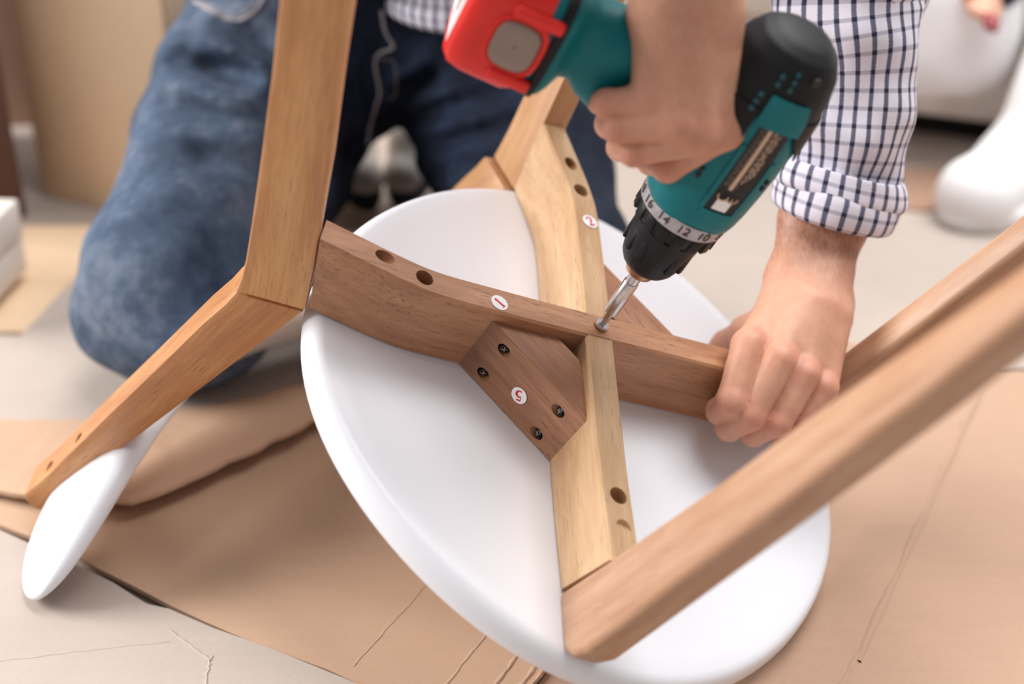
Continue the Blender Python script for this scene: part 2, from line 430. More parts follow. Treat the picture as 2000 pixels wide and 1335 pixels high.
def glyph(ch):
    """serif numerals as stroked outlines: list of polygons in a box about 1 high, centred"""
    def stroke(P):
        P = [np.array(p, float) for p in P]; l, r = [], []
        for i, p in enumerate(P):
            d = P[min(i+1, len(P)-1)][:2]-P[max(i-1, 0)][:2]; d = d/np.linalg.norm(d); nn = np.array([-d[1], d[0]])
            l.append(p[:2]+nn*p[2]*0.72); r.append(p[:2]-nn*p[2]*0.72)
        return [[l[i], l[i+1], r[i+1], r[i]] for i in range(len(P)-1)]
    if ch == '1':
        return stroke([(0, -.5, .15), (0, .5, .15)])+stroke([(-.2, -.5, .06), (.2, -.5, .06)])+stroke([(0, .5, .06), (-.18, .38, .05)])
    if ch == '2':
        return stroke(catmull([(-.24, .25, .12), (-.2, .42, .1), (0, .5, .1), (.2, .4, .14), (.22, .2, .16), (.05, -.1, .12), (-.2, -.38, .07), (-.28, -.45, .07)], 4))+stroke([(-.28, -.44, .12), (.1, -.44, .14), (.28, -.4, .1), (.33, -.26, .05)])
    return stroke([(-.15, .45, .12), (.24, .45, .1)])+stroke([(-.15, .48, .05), (-.2, .05, .05)])+stroke(catmull([(-.2, .06, .06), (0, .14, .1), (.2, .03, .15), (.24, -.18, .17), (.1, -.4, .12), (-.1, -.48, .08), (-.25, -.4, .12)], 4))
def sticker(name, ch, c, nrm, up, r, parent, label):
    """white paper disc with a red numeral printed on it: one mesh, two materials"""
    nrm = Vector(nrm).normalized(); up = Vector(up); up = (up-nrm*up.dot(nrm)).normalized(); rt = up.cross(nrm); c = Vector(c)
    V, Fc, mi = [], [], []; k = 28
    for z in (0.0, 0.00025):
        for j in range(k):
            t = 2*math.pi*j/k; V.append(c+nrm*z+rt*(r*math.cos(t))+up*(r*math.sin(t)))
    Fc.append(tuple(range(k, 2*k))); mi.append(0)
    for j in range(k): Fc.append((j, (j+1) % k, k+(j+1) % k, k+j)); mi.append(0)
    for poly in glyph(ch):
        s = len(V)
        for q in poly: V.append(c+nrm*0.00034+rt*(q[0]*r*1.3)+up*(q[1]*r*1.3))
        Fc.append(tuple(range(s, s+len(poly)))); mi.append(1)
    ob = raw(name, V, Fc, [M['paper'], M['red_ink']], parent)
    ob.data.polygons.foreach_set('material_index', mi); ob['label'] = label; return ob
def text_mesh(s, size):
    cu = bpy.data.curves.new('txt', 'FONT'); cu.body = s; cu.size = size; cu.align_x = 'CENTER'; cu.align_y = 'CENTER'; cu.extrude = 0.0001
    ob = bpy.data.objects.new('txt', cu); COL.objects.link(ob); bpy.context.view_layer.update()
    me = bpy.data.meshes.new_from_object(ob.evaluated_get(bpy.context.evaluated_depsgraph_get()))
    bpy.data.objects.remove(ob); bpy.data.curves.remove(cu); return me


# ================================================================== THE SETTING
def slab(name, pts, z0, z1, mat, parent=None, bevel=0.0):
    return prism(name, [(p[0], p[1]) for p in pts], lambda x, y, w: (x, y, w), z0, z1, mat, parent, bevel=bevel, seg=1)
FLZ = -0.012
fl = slab('floor', [(-4, -1), (4, -1), (4, 4.2), (-4, 4.2)], FLZ-0.05, FLZ, M['floor']); fl['kind'] = 'structure'
wb = box('wall_back', (0, 4.25, 1.3), (8, 0.1, 2.6), M['wall'], bevel=0); wb['kind'] = 'structure'
bbd = box('baseboard_back', (0, 4.19, 0.035), (8, 0.02, 0.1), M['paper'], bevel=0.004); bbd['kind'] = 'structure'

def sheet(pix, z0, z1, mat, label, extra=None):
    """a flat cardboard sheet: outline given where its edge crosses the floor"""
    pts = []
    for q in pix: pts.append(F(q[0], q[1], z1) if len(q) == 2 else np.array(q))
    c = np.mean(pts, 0); e = empty('cardboard_sheet', (c[0], c[1], z0))
    P2 = [(p[0]-c[0], p[1]-c[1]) for p in pts]
    # rough the cut edge a little
    R = []
    for i, p in enumerate(P2):
        q = P2[(i+1) % len(P2)]; L = math.hypot(q[0]-p[0], q[1]-p[1]); k = max(1, int(L/0.035))
        for j in range(k):
            t = j/k; w = 0 if j == 0 else random.uniform(-.0016, .0016)
            R.append((p[0]+(q[0]-p[0])*t+w, p[1]+(q[1]-p[1])*t+w))
    prism('board', R, lambda x, y, w: (x, y, w), 0, z1-z0, mat, e, bevel=0.0)
    for (p0, p1, wd, hh) in (extra or []):
        a = F(*p0, z1); b = F(*p1, z1); d = (b-a)[:2]; L = np.linalg.norm(d); d /= L; nn = np.array([-d[1], d[0]])
        V, Fc = [], []; K = 14
        for i in range(K+1):
            p = a[:2]+d*L*i/K-c[:2]; jit = random.uniform(-.0007, .0007)
            for s, z in ((-1, -0.0005), (-.45, hh), (.45, hh), (1, -0.0005)):
                w = wd*(0.75+0.25*math.sin(i*1.7))/2
                V.append((p[0]+nn[0]*(s*w+jit), p[1]+nn[1]*(s*w+jit), z1-z0+z))
        for i in range(K):
            for j in range(3): Fc.append((i*4+j, i*4+j+1, i*4+j+5, i*4+j+4))
        raw('crease', V, Fc, mat, e, True)
    return tag(e, label, 'cardboard sheet')

# big brown sheet under the seat
sheet([(-60, 1000), (130, 1072), (330, 1180), (720, 1345), (700, 1500), (960, 1480), (1042, 1335), (1072, 1299), (1300, 1030), (1420, 700), (700, 720), (300, 800)],
      -0.0075, -0.0035, M['card_brown'], 'mid-brown cardboard sheet under the white seat, with parallel creases at its near edge',
      [((985, 1380), (1075, 1262), 0.006, 0.0008), ((1000, 1385), (1092, 1270), 0.004, 0.0008), ((940, 1370), (1042, 1240), 0.005, 0.0007), ((870, 1340), (1010, 1160), 0.004, 0.0004), ((690, 1300), (860, 1110), 0.003, 0.0003)])
sheet([(-200, 985), (-10, 1030), (60, 1062), (150, 1103), (285, 1178), (330, 1188), (520, 1262), (705, 1337), (640, 1560), (-400, 1560)],
      -0.0035, 0.0, M['card_pale'], 'pale cardboard sheet in the near left corner beneath the tip of the backrest',
      [((0, 1290), (330, 1252), 0.003, 0.0004), ((330, 1230), (412, 1290), 0.003, 0.0005), ((412, 1280), (400, 1340), 0.003, 0.0005)])
# torn flap, its ragged front edge standing a little proud of the sheet below
fp = [F(*q, 0.0) for q in [(-300, 834), (170, 828), (420, 804), (600, 770), (760, 760), (640, 836), (560, 880), (450, 930), (340, 985), (262, 1012), (215, 1004), (130, 1000), (60, 985), (-10, 968), (-300, 930)]]
fc = np.mean(fp, 0); fe = empty('cardboard_sheet', (fc[0], fc[1], 0.0))
ea, eb = F(262, 1012), F(640, 836); ed_ = (eb-ea)[:2]; ed_ /= np.linalg.norm(ed_); en = np.array([-ed_[1], ed_[0]])
def flap_z(x, y):
    dd = (np.array([x+fc[0], y+fc[1]])-ea[:2])@en
    return 0.0125-0.10*dd if dd < 0.115 else 0.001
R = []
random.seed(21)
for i, p in enumerate(fp):
    q = fp[(i+1) % len(fp)]; L = np.linalg.norm(q-p); k = max(1, int(L/0.012))
    for j in range(k):
        t = j/k; w = 0 if j == 0 else random.uniform(-.0022, .0022); r = p+(q-p)*t; R.append((r[0]-fc[0]+w, r[1]-fc[1]-w))
bm = bmesh.new()
top = [bm.verts.new((x, y, flap_z(x, y)+0.004)) for x, y in R]; bot = [bm.verts.new((x, y, flap_z(x, y))) for x, y in R]
bm.faces.new(top); bm.faces.new(bot[::-1])
for i in range(len(R)): bm.faces.new((top[i], bot[i], bot[(i+1) % len(R)], top[(i+1) % len(R)]))
bmesh.ops.triangulate(bm, faces=bm.faces[:])
bm_obj('board', bm, M['card_brown'], fe)
tag(fe, 'brown cardboard flap with a torn edge lying between the backrest and the blue knee', 'cardboard sheet')
sheet([(-400, 640), (40, 655), (130, 560), (220, 470), (700, 470), (1000, 520), (900, 640), (640, 735), (420, 795), (170, 820), (-400, 828)],
      -0.0075, 0.0, M['card_pale'], 'pale pinkish cardboard sheet under the kneeling knee')
sheet([(-500, 655), (60, 648), (200, 500), (330, 440), (-300, 440)], FLZ, -0.0075, M['card_box'], 'tan cardboard sheet on the floor in front of the tall boxes')
rsheet = sheet([(1075, 1303), (1046, 1342), (900, 1560), (2700, 1560), (2700, 760), (1955, 722), (1560, 650), (1330, 980)],
      -0.0115, -0.0065, M['card_right'], 'wide tan cardboard sheet on the right, crossed by one long crease',
      [((1912, 766), (1676, 1292), 0.009, 0.0018), ((1700, 1235), (1600, 1420), 0.008, 0.0009)])
q0, q1 = F(1874, 846, -0.0065), F(1914, 772, -0.0065); ctr = np.array(rsheet.location)
dq = (q1-q0)/np.linalg.norm(q1-q0); nq = np.array([-dq[1], dq[0], 0])
V = []
for t, w in ((0, .0012), (.2, .0026), (.45, .0028), (.55, .0016), (.62, .0026), (.85, .0022), (1, .0008)):
    for s in (-1, 1):
        for z in (.0001, .0004): V.append(q0+(q1-q0)*t+nq*w*s-ctr+np.array([0, 0, z]))
Fc = []
for i in range(6):
    k = i*4; Fc += [(k+1, k+3, k+7, k+5), (k, k+1, k+5, k+4), (k+2, k+6, k+7, k+3)]
sl_ = raw('slit', V, Fc, M['dark_print'], rsheet); sl_['label'] = 'dark grey slit in the cardboard'
sheet([(1500, 480), (1230, 470), (1250, 640), (1560, 655), (1952, 716), (2500, 740), (2500, 500)], FLZ, -0.0085, M['card_pale_far'],
      'pale cardboard sheet on the floor behind the gripping hand')
sheet([(1690, 330), (1990, 330), (1920, 400), (1800, 410), (1690, 395)], FLZ, -0.009, M['card_mid'], 'small brown cardboard offcut on the floor in front of the sofa')

# tall boxes at the back left
def carton(base, size, rotz, mat_front, label, dark=None):
    e = empty('cardboard_box', base); e.rotation_euler = (0, 0, rotz); sx, sy, sz = size; t = 0.005
    box('front_panel', (0, -sy/2, sz/2), (sx, t, sz), mat_front, e, bevel=0.0015)
    box('rear_panel', (0, sy/2, sz/2), (sx, t, sz), mat_front, e, bevel=0.0015)
    box('side_panel', (-sx/2, 0, sz/2), (t, sy-t, sz), mat_front, e, bevel=0.0015)
    box('side_panel', (sx/2, 0, sz/2), (t, sy-t, sz), mat_front, e, bevel=0.0015)
    box('top_flap', (0, -sy/4, sz+0.002), (sx, sy/2, t), mat_front, e, bevel=0.0015)
    box('top_flap', (0, sy/4, sz+0.002), (sx, sy/2, t), mat_front, e, bevel=0.0015)
    return tag(e, label, 'box')
p = F(190, 438, FLZ); carton((p[0]+0.058, p[1]+0.14, FLZ), (0.215, 0.22, 0.75), math.radians(-26), M['card_box'], 'tall tan cardboard box right behind the kneeling leg')
p = F(40, 440, FLZ); carton((p[0]-0.200, p[1]+0.10, FLZ), (0.30, 0.30, 0.85), math.radians(24), M['card_box_shade'], 'tall cardboard box at the far left edge, coloured dark as if in shade')  # shade of the side turned from the window is put into its colour
p = F(75, 420, FLZ); carton((p[0]-0.02, p[1]+0.42, FLZ), (0.26, 0.2, 0.8), math.radians(2), M['card_mid'], 'narrow brown cardboard box in the gap between the two tall boxes')
p = F(330, 400, FLZ); carton((p[0]+0.10, p[1]+0.62, FLZ), (0.40, 0.26, 0.9), 0.05, M['card_box_shade2'], 'large cardboard box standing furthest back behind the jeans')
# white packed panel at the left edge
p = F(-118, 655, 0.0); e = empty('panel_pack', (p[0], p[1]+0.075, 0.0)); e.rotation_euler = (0, 0, math.radians(-6))
for i in range(2): box('panel', (-0.05+0.002*i, 0.0, 0.022+0.041*i), (0.17, 0.15, 0.039), M['shoe_white'], e, bevel=0.002)
tag(e, 'stack of cream furniture panels at the left edge beside the knee', 'panels')

# ================================================================== THE CHAIR (upside down, on its seat rim and backrest)
chair = empty('chair', mat=CHAIR_M)
tag(chair, 'upturned chair with white round seat and light wooden frame being assembled', 'chair')
H, T = 0.0571, 0.0222
al = math.radians(48.53); XC = np.array([-0.033, 0.001])
# woods
LEGC = dict(dark=(174, 118, 74), mid=(200, 144, 92), light=(218, 168, 114))
RAILC = dict(dark=(150, 102, 72), mid=(176, 126, 92), light=(196, 148, 112))
PALEC = dict(dark=(180, 138, 100), mid=(198, 160, 120), light=(212, 179, 141))
def cham(poly): return poly

# --- seat
def seat_r(t): return 0.2115-0.003*math.cos(4*t)
prof = [(0.0, 0.0, 0), (0.5, 0.0, 0), (0.9, 0.0, 0), (0.955, -0.0002, 1), (0.972, -0.0012, 1), (0.985, -0.0036, 1), (0.9945, -0.0075, 1), (0.9995, -0.012, 1),
        (0.9995, -0.0165, 1), (0.993, -0.0205, 1), (0.975, -0.0235, 1), (0.93, -0.0245, 1), (0.8, -0.0215, 1), (0.5, -0.018, 1), (0.0, -0.017, 1)]
V, Fc = [], []; K = 128
for (k, z, _) in prof:
    for j in range(K):
        t = 2*math.pi*j/K; r = seat_r(t)*max(k, 0.0005); V.append((r*math.cos(t), r*math.sin(t)+0.005, z))
for i in range(len(prof)-1):
    for j in range(K):
        a = i*K+j; b = i*K+(j+1) % K; Fc.append((a, a+K, b+K, b))
seat = raw('seat', V, Fc, M['white_seat'], chair, True); seat['label'] = 'white round seat, underside up'

# --- rails: swept flat bars with eased edges
def rail(name, line, lean0, lean1, top, mat):
    pts = catmull(line, 7); rings = []
    N = len(pts); c = 0.0016
    sec = [(-T/2+c, 0), (T/2-c, 0), (T/2, c), (T/2, top-c), (T/2-c, top), (-T/2+c, top), (-T/2, top-c), (-T/2, c)]
    for i, p in enumerate(pts):
        d = np.array(pts[min(i+1, N-1)])-np.array(pts[max(i-1, 0)]); d /= np.linalg.norm(d); nn = np.array([-d[1], d[0]])
        w0 = max(0, 1-i/6.0); w1 = max(0, 1-(N-1-i)/6.0)
        ring = []
        for s, z in sec:
            sh = (-lean0*w0+lean1*w1)*(z-0.0)
            q = p+nn*s+d*sh; ring.append((q[0], q[1], z))
        rings.append(ring)
    V = [q for r in rings for q in r]; k = len(sec); Fc = []
    for i in range(N-1):
        for j in range(k):
            a = i*k+j; b = i*k+(j+1) % k; Fc.append((a, b, b+k, a+k))
    Fc.append(tuple(range(k-1, -1, -1))); Fc.append(tuple(range((N-1)*k, N*k)))
    ob = raw(name, V, Fc, mat, chair)
    bm = bmesh.new(); bm.from_mesh(ob.data); bmesh.ops.recalc_face_normals(bm, faces=bm.faces[:]); bm.to_mesh(ob.data); bm.free()
    return smooth_by_angle(ob, 24)
rear = [(-0.169, -0.1275), (-0.144, -0.112), (-0.123, -0.0975), (-0.108, -0.0835), (-0.092, -0.066), (-0.065, -0.036), (-0.033, 0.0005)]
d1 = np.array([math.cos(al), math.sin(al)])
front1 = [XC+d1*0.06, XC+d1*0.12, np.array([0.0905, 0.1375])]
front2 = [(XC[0]+d1[0]*s, -XC[1]-d1[1]*s) for s in (0.06, 0.12)]+[(0.0863, -0.1335)]
g1 = (math.cos(al), math.sin(al), 0); g2 = (math.cos(al), -math.sin(al), 0)
M['w_rail1'] = wood('rail_wood_dark', g1, **RAILC, pore=0.7, seed=3)
M['w_rail2'] = wood('rail_wood_pale', g2, **PALEC, pore=0.55, figure=0.18, seed=8)
rail1 = rail('rail', rear+front1, 0.31, 0.2, H, M['w_rail1'])
rail2 = rail('rail', [(a, -b) for a, b in rear]+front2, 0.31, 0.2, H-0.0007, M['w_rail2'])
rail1['label'] = 'darker brown rail with sticker 1'; rail2['label'] = 'pale wooden rail with sticker 2'
def hole(p, d, r, depth, k=20):
    fr = axis_frame(Vector(p)-Vector(d).normalized()*0.01, d); return lathe_pts([(0, r), (depth+0.01, r)], fr, k)
dn = Vector((0, 0, -1)); e1 = Vector((-math.cos(math.radians(34)), -math.sin(math.radians(34)), 0))
cut(rail1, [hole((-0.149, -0.112, H), dn*0.75+e1*0.66, 0.0052, 0.018), hole((-0.124, -0.098, H), dn, 0.0062, 0.034),
            hole((-0.033, 0.0005, H), dn, 0.0048, 0.01)])
e1m = Vector((e1.x, -e1.y, 0))
cut(rail2, [hole((-0.149, 0.116, H), dn*0.75+e1m*0.66, 0.0052, 0.018), hole((-0.127, 0.101, H), dn, 0.0062, 0.034),
            hole((0.061, -0.105, H), dn, 0.0062, 0.034), hole((0.077, -0.121, H+0.0012), dn*0.8+Vector(g2)*0.4, 0.0055, 0.003)])

# --- rear legs and back posts: a boomerang each side
E34 = math.radians(34)
def rear_frame(sg):
    e = np.array([-math.cos(E34), -math.sin(E34)*sg]); c0 = np.array([-0.1692, -0.1289*sg])
    m = lambda s, z, w: (c0[0]+e[0]*s-e[1]*w*sg*1.0, c0[1]+e[1]*s+e[0]*w*sg, z)
    legp = [(0.0012, -0.002), (0.010, 0.031), (0.019, 0.060), (0.0345, 0.113), (0.055, 0.175), (0.070, 0.223), (0.098, 0.315), (0.131, 0.420), (0.157, 0.412),
            (0.128, 0.290), (0.104, 0.202), (0.089, 0.154), (0.0705, 0.090), (0.0585, 0.047), (0.0505, 0.017), (0.0475, 0.001), (0.0462, -0.0115)]
    postp = [(0.0462, -0.0125), (0.0485, -0.027), (0.054, -0.048), (0.0672, -0.112), (0.0820, -0.182), (0.0975, -0.259), (0.1075, -0.2985), (0.1060, -0.3035), (0.0960, -0.3110), (0.0915, -0.3095),
             (0.0705, -0.238), (0.049, -0.165), (0.0211, -0.069), (0.010, -0.031), (0.0015, -0.0032)]
    w = T/2
    gl = Vector((e[0]*0.3, e[1]*0.3, 1)); gp = Vector((e[0]*0.25, e[1]*0.25, -1))
    ml = wood('leg_wood', gl, **LEGC, pore=0.35, figure=0.3, seed=2+sg)
    mp_ = wood('post_wood', gp, **dict(dark=(172, 110, 68), mid=(198, 138, 88), light=(216, 162, 108)), pore=0.6, seed=12+sg)
    if sg < 0:
        ml = wood('leg_wood_pale', gl, dark=(172, 124, 84), mid=(190, 144, 102), light=(202, 160, 120), pore=0.25, figure=0.2, seed=5)
        mp_ = wood('post_wood_pale', gp, dark=(168, 118, 78), mid=(186, 138, 94), light=(198, 154, 112), pore=0.25, figure=0.2, seed=6)
    lg = prism('leg', legp, m, -w, w, ml, chair, bevel=0.0022); po = prism('back_post', postp, m, -w-0.007, w, mp_, chair, bevel=0.0022)
    for z in (-0.224, -0.268):
        s = np.interp(-z, [0.182, 0.259, 0.2985], [0.082, 0.0975, 0.1075]); p = Vector(m(s, z, 0)); d = Vector((-e[0], -e[1], 0.1))
        cut(po, [hole(p, d, 0.0045, 0.012)])
    return lg, po
rear_frame(1); rear_frame(-1)

# --- front legs
def front_leg(sg, c0):
    e = np.array([math.cos(al), -math.sin(al)*sg]); m = lambda s, z, w: (c0[0]+e[0]*s-e[1]*w*sg, c0[1]+e[1]*s+e[0]*w*sg, z)
    poly = [(0.0012, -0.002), (0.0115, 0.058), (0.0265, 0.16), (0.038, 0.252), (0.057, 0.38), (0.064, 0.43), (0.086, 0.432), (0.081, 0.38), (0.0765, 0.30), (0.0705, 0.21),
            (0.0655, 0.145), (0.060, 0.073), (0.056, 0.022), (0.050, 0.006), (0.042, -0.002)]
    g = Vector((e[0]*0.14, e[1]*0.14, 1))
    mt = wood('front_leg_wood', g, dark=(166, 120, 90), mid=(182, 140, 110), light=(196, 158, 130), pore=0.3, figure=0.22, seed=20+sg)
    return prism('leg', poly, m, -T/2-0.001, T/2+0.001, mt, chair, bevel=0.0055, seg=4)
front_leg(1, (0.0863, -0.1335)); front_leg(-1, (0.0905, 0.1375))

# --- corner blocks
def block(sg):
    poly = [(-0.081, -0.068), (0.0138, -0.068), (-0.0185, -0.0315), (-0.0478, -0.0315)]
    poly = [(-0.0825, -0.068), (0.0150, -0.068), (-0.0115, -0.0385), (-0.0240, -0.0300), (-0.0440, -0.0300), (-0.0560, -0.0385)]
    mt = wood('block_wood', (1, 0, 0), dark=(126, 84, 62), mid=(158, 110, 82), light=(184, 136, 104), pore=0.85, seed=31+sg)
    b = prism('corner_block', poly, lambda p, q, w: (p, q*sg, w), 0.0003, 0.0484, mt, chair, bevel=0.0007, seg=1)
    b['label'] = 'brown hexagonal corner block with four black screws'
    sc = []
    for (a, z, s) in ((-0.060, 0.038, -1), (-0.061, 0.0105, -1), (-0.007, 0.036, 1), (-0.008, 0.009, 1)):
        d = Vector((0.62*s, 0.78*sg, 0)); sc.append((Vector((a, -0.068*sg, z)), d, s))
    cut(b, [hole(p, d, 0.0042, 0.012) for p, d, s in sc])
    for p, d, s in sc:
        fr = axis_frame(p+d.normalized()*0.0022, -d)
        ob = lathe('screw', [(-0.006, 0.0015), (-0.0022, 0.0016), (0.0, 0.0033), (0.0006, 0.0034), (0.0011, 0.0026), (0.0013, 0.0012)], fr, M['black_steel'], None, 18)
        ob.parent = b
        bm = bmesh.new(); bm.from_mesh(ob.data)
        for ang in (0.4, 0.4+math.pi/2):
            r = bmesh.ops.create_cube(bm, size=1.0)
            mm = fr @ Matrix.Translation((0.0013, 0, 0)) @ Matrix.Rotation(ang, 4, 'X') @ Matrix.Diagonal((0.0005, 0.0042, 0.0007, 1))
            bmesh.ops.transform(bm, matrix=mm, verts=r['verts'])
            for f in {f for v in r['verts'] for f in v.link_faces}: f.material_index = 1
        bm.to_mesh(ob.data); bm.free(); ob.data.materials.append(M['grey_button'])
    return b
blk = block(1); blk2 = block(-1); blk2['label'] = 'corner block behind the drill bit'
s5 = sticker('number_sticker', '5', (-0.033, -0.0683, 0.021), (0, -1, 0), (0.5, 0, -0.87), 0.0060, blk, 'white sticker with a red 5')
s1 = sticker('number_sticker', '1', (-0.084, -0.061, H+0.0002), (0, 0, 1), (-0.99, -0.14, 0), 0.0062, rail1, 'white sticker with a red 1')
s2 = sticker('number_sticker', '2', (-0.102, 0.080, H-0.0003), (0, 0, 1), (-0.94, 0.33, 0), 0.0062, rail2, 'white sticker with a red 2')

# --- backrest: a curved white plank with rounded ends
rings = []; NB, NS = 61, 20; HB = 0.260
for i in range(NB):
    b = HB*math.sin(math.pi*(i/(NB-1)-0.5)); q = min(0.99999, abs(b)/HB); hh = 0.053*(1-q**5)**0.5+0.0004; ht = 0.0150*(1-q**6)**0.5+0.0003
    a0 = -0.262+0.084*(b/0.245)**2; da = 2*0.084*b/0.245**2; L = math.hypot(1, da); na = (1/L, -da/L)
    z0 = -0.236-0.030*q*q+0.024*max(0.0, b)/HB
    ring = []
    for j in range(NS):
        t = 2*math.pi*j/NS; cz = math.copysign(abs(math.cos(t))**0.8, math.cos(t))*hh; cw = math.copysign(abs(math.sin(t))**0.6, math.sin(t))*ht
        rec = 0.30*cz
        ring.append((a0+na[0]*(cw+rec), b+na[1]*(cw+rec), z0+cz))
    rings.append(ring)
back = loft('backrest', rings, M['white_seat'], chair, cap=True); back['label'] = 'white curved backrest touching the cardboard'

# --- the bolt being driven
bolt = empty('bolt', mat=Matrix.Translation(C(-0.033, 0.0005, H)) @ CHAIR_M.to_3x3().to_4x4())
fr = axis_frame((0, 0, 0.0), (0, 0, 1))
lathe('shank', [(-0.03, 0.003), (0.0015, 0.003)], fr, M['black_steel'], bolt, 16)
lathe('head', [(0.0008, 0.0046), (0.0012, 0.0052), (0.0028, 0.0052), (0.0032, 0.0047), (0.0033, 0.003)], fr, M['steel'], bolt, 28)
tag(bolt, 'silver bolt head under the driver bit at the crossing of the rails', 'bolt')

# ================================================================== THE DRILL
SCR = np.array([-0.033, 0.0005, H])
d_c = np.array([0.421, 0.650, 0.633]); d_c /= np.linalg.norm(d_c)
h_c = np.array([-0.903, 0.363, 0.228]); h_c -= d_c*(h_c@d_c); h_c /= np.linalg.norm(h_c)
DD, HD = cdir(d_c), cdir(h_c)                      # towards the drill's tail; down the handle
TIP = C(*SCR)+CN*0.0018
root = TIP+DD*0.18
xl, zl = -DD, -HD; yl = np.cross(zl, xl)
DM = Matrix(((xl[0], yl[0], zl[0], root[0]), (xl[1], yl[1], zl[1], root[1]), (xl[2], yl[2], zl[2], root[2]), (0, 0, 0, 1)))
drill = empty('cordless_drill', mat=DM)
tag(drill, 'teal and black cordless drill with red battery, held over the chair', 'drill')
AX = Matrix.Identity(4)
lathe('driver_bit', [(0.1802, 0.0016), (0.1775, 0.0022), (0.172, 0.0030), (0.163, 0.0030)], AX, M['steel'], drill, 6, 20)
lathe('bit_holder', [(0.167, 0.0036), (0.166, 0.0050), (0.163, 0.0053), (0.137, 0.0053), (0.1365, 0.0050), (0.1363, 0.0046), (0.131, 0.0046), (0.1305, 0.0050), (0.128, 0.0050)], AX, M['steel'], drill, 28)
lathe('collar', [(0.128, 0.0060), (0.127, 0.0095), (0.1225, 0.0115), (0.118, 0.0115)], AX, M['brass'], drill, 28)
ch = lathe('chuck', [(0.1205, 0.0118), (0.1200, 0.0140), (0.118, 0.0165), (0.114, 0.0190), (0.108, 0.0208), (0.100, 0.0224), (0.090, 0.0234), (0.0835, 0.0238), (0.0825, 0.0228), (0.079, 0.0228)], AX, M['black_plastic'], drill, 56)
def rad_box(name, x0, x1, r, ang, w, t, mat, parent, bev=0.0005):
    c, s = math.cos(ang), math.sin(ang); rot = Matrix.Rotation(ang, 3, 'X')
    return box(name, ((x0+x1)/2, c*r, s*r), (abs(x1-x0), t, w), mat, parent, rot=rot, bevel=bev)
for j in range(12):
    a = 2*math.pi*j/12+0.1; rb = rad_box('grip_rib', 0.0875, 0.1065, 0.0213, a, 0.0050, 0.0040, M['black_plastic'], ch, 0.001)
ring = lathe('torque_ring', [(0.0800, 0.0225), (0.0795, 0.0270), (0.0780, 0.0282), (0.0690, 0.0290), (0.0685, 0.0295)], AX, M['black_plastic'], drill, 64)
for j in range(16): rad_box('ring_rib', 0.0700, 0.0800, 0.0278, 2*math.pi*j/16, 0.0072, 0.0030, M['black_plastic'], ring, 0.0007)
sil = lathe('scale_band', [(0.0690, 0.0288), (0.0688, 0.0298), (0.0590, 0.0310), (0.0588, 0.0300)], AX, M['silver_ring'], drill, 64)
# numerals round the scale: angle 0 is the side seen in the photograph
def on_ring(x, ang, r): return Vector((x, -r*math.cos(ang), r*math.sin(ang)))
for txt, deg in (('18', -87), ('16', -61), ('14', -33), ('12', -5), ('10', 22), ('8', 48), ('6', 74), ('4', 100), ('2', 126)):
    me = text_mesh(txt, 0.0092); a = math.radians(deg); p = on_ring(0.0640, a, 0.0306); nn = Vector((0.12, -math.cos(a), math.sin(a))).normalized()
    up = Vector((-1, 0, 0)); up = (up-nn*up.dot(nn)).normalized(); rt = up.cross(nn)
    mm = Matrix((rt, up, nn)).transposed().to_4x4(); mm.translation = p+nn*0.0001; me.transform(mm)
    link('numeral', me, M['ink'], sil)
# body
BX = [(0.060, 0.0300, 0.0300, 0.0300), (0.056, 0.0312, 0.0312, 0.0314), (0.045, 0.0325, 0.0325, 0.0335), (0.028, 0.0338, 0.0335, 0.0355), (0.010, 0.0345, 0.0342, 0.037), (-0.010, 0.0342, 0.0342, 0.037),
      (-0.030, 0.0330, 0.0335, 0.035), (-0.046, 0.0315, 0.0318, 0.0325), (-0.058, 0.0285, 0.0288, 0.0285), (-0.067, 0.0235, 0.0235, 0.0225), (-0.072, 0.0165, 0.0165, 0.0155), (-0.0745, 0.0080, 0.0080, 0.0075)]
bxs = np.array([b[0] for b in BX])[::-1]
def BS(x, ang, off=0.0):
    ry = np.interp(x, bxs, np.array([b[1] for b in BX])[::-1]); rt = np.interp(x, bxs, np.array([b[2] for b in BX])[::-1]); rb = np.interp(x, bxs, np.array([b[3] for b in BX])[::-1])
    c, s = math.cos(ang), math.sin(ang); rz = rt if s > 0 else rb
    r = 1.0/((abs(c)/ry)**2.3+(abs(s)/rz)**2.3)**(1/2.3)+off
    return Vector((x, -r*c, r*s))
def shell(name, xs, a0, a1, na, off, mat, parent, edge=None):
    """a patch of the drill body's own surface, standing off by 'off'; edge(x)-> (a0,a1) in degrees"""
    rings = []
    for x in xs:
        A0, A1 = (edge(x) if edge else (a0, a1)); rings.append([BS(x, math.radians(A0+(A1-A0)*j/na), off) for j in range(na+1)])
    V = [p for r in rings for p in r]; k = na+1; Fc = []
    for i in range(len(rings)-1):
        for j in range(na): Fc.append((i*k+j, i*k+j+1, (i+1)*k+j+1, (i+1)*k+j))
    ob = raw(name, V, Fc, mat, parent, True)
    bm = bmesh.new(); bm.from_mesh(ob.data); ret = bmesh.ops.solidify(bm, geom=bm.faces[:], thickness=0.0012); bmesh.ops.recalc_face_normals(bm, faces=bm.faces[:]); bm.to_mesh(ob.data); bm.free()
    return smooth_by_angle(ob, 40)
xs = np.concatenate([np.linspace(0.06, -0.058, 30), np.linspace(-0.0605, -0.0720, 10)])
body = loft('motor_housing', [[BS(x, 2*math.pi*j/48) for j in range(48)] for x in xs], M['teal'], drill, cap=True)
bm = bmesh.new(); bm.from_mesh(body.data); bmesh.ops.recalc_face_normals(bm, faces=bm.faces[:]); bm.to_mesh(body.data); bm.free()
xr = np.concatenate([np.linspace(-0.030, -0.058, 10), np.linspace(-0.0605, -0.0745, 12)])
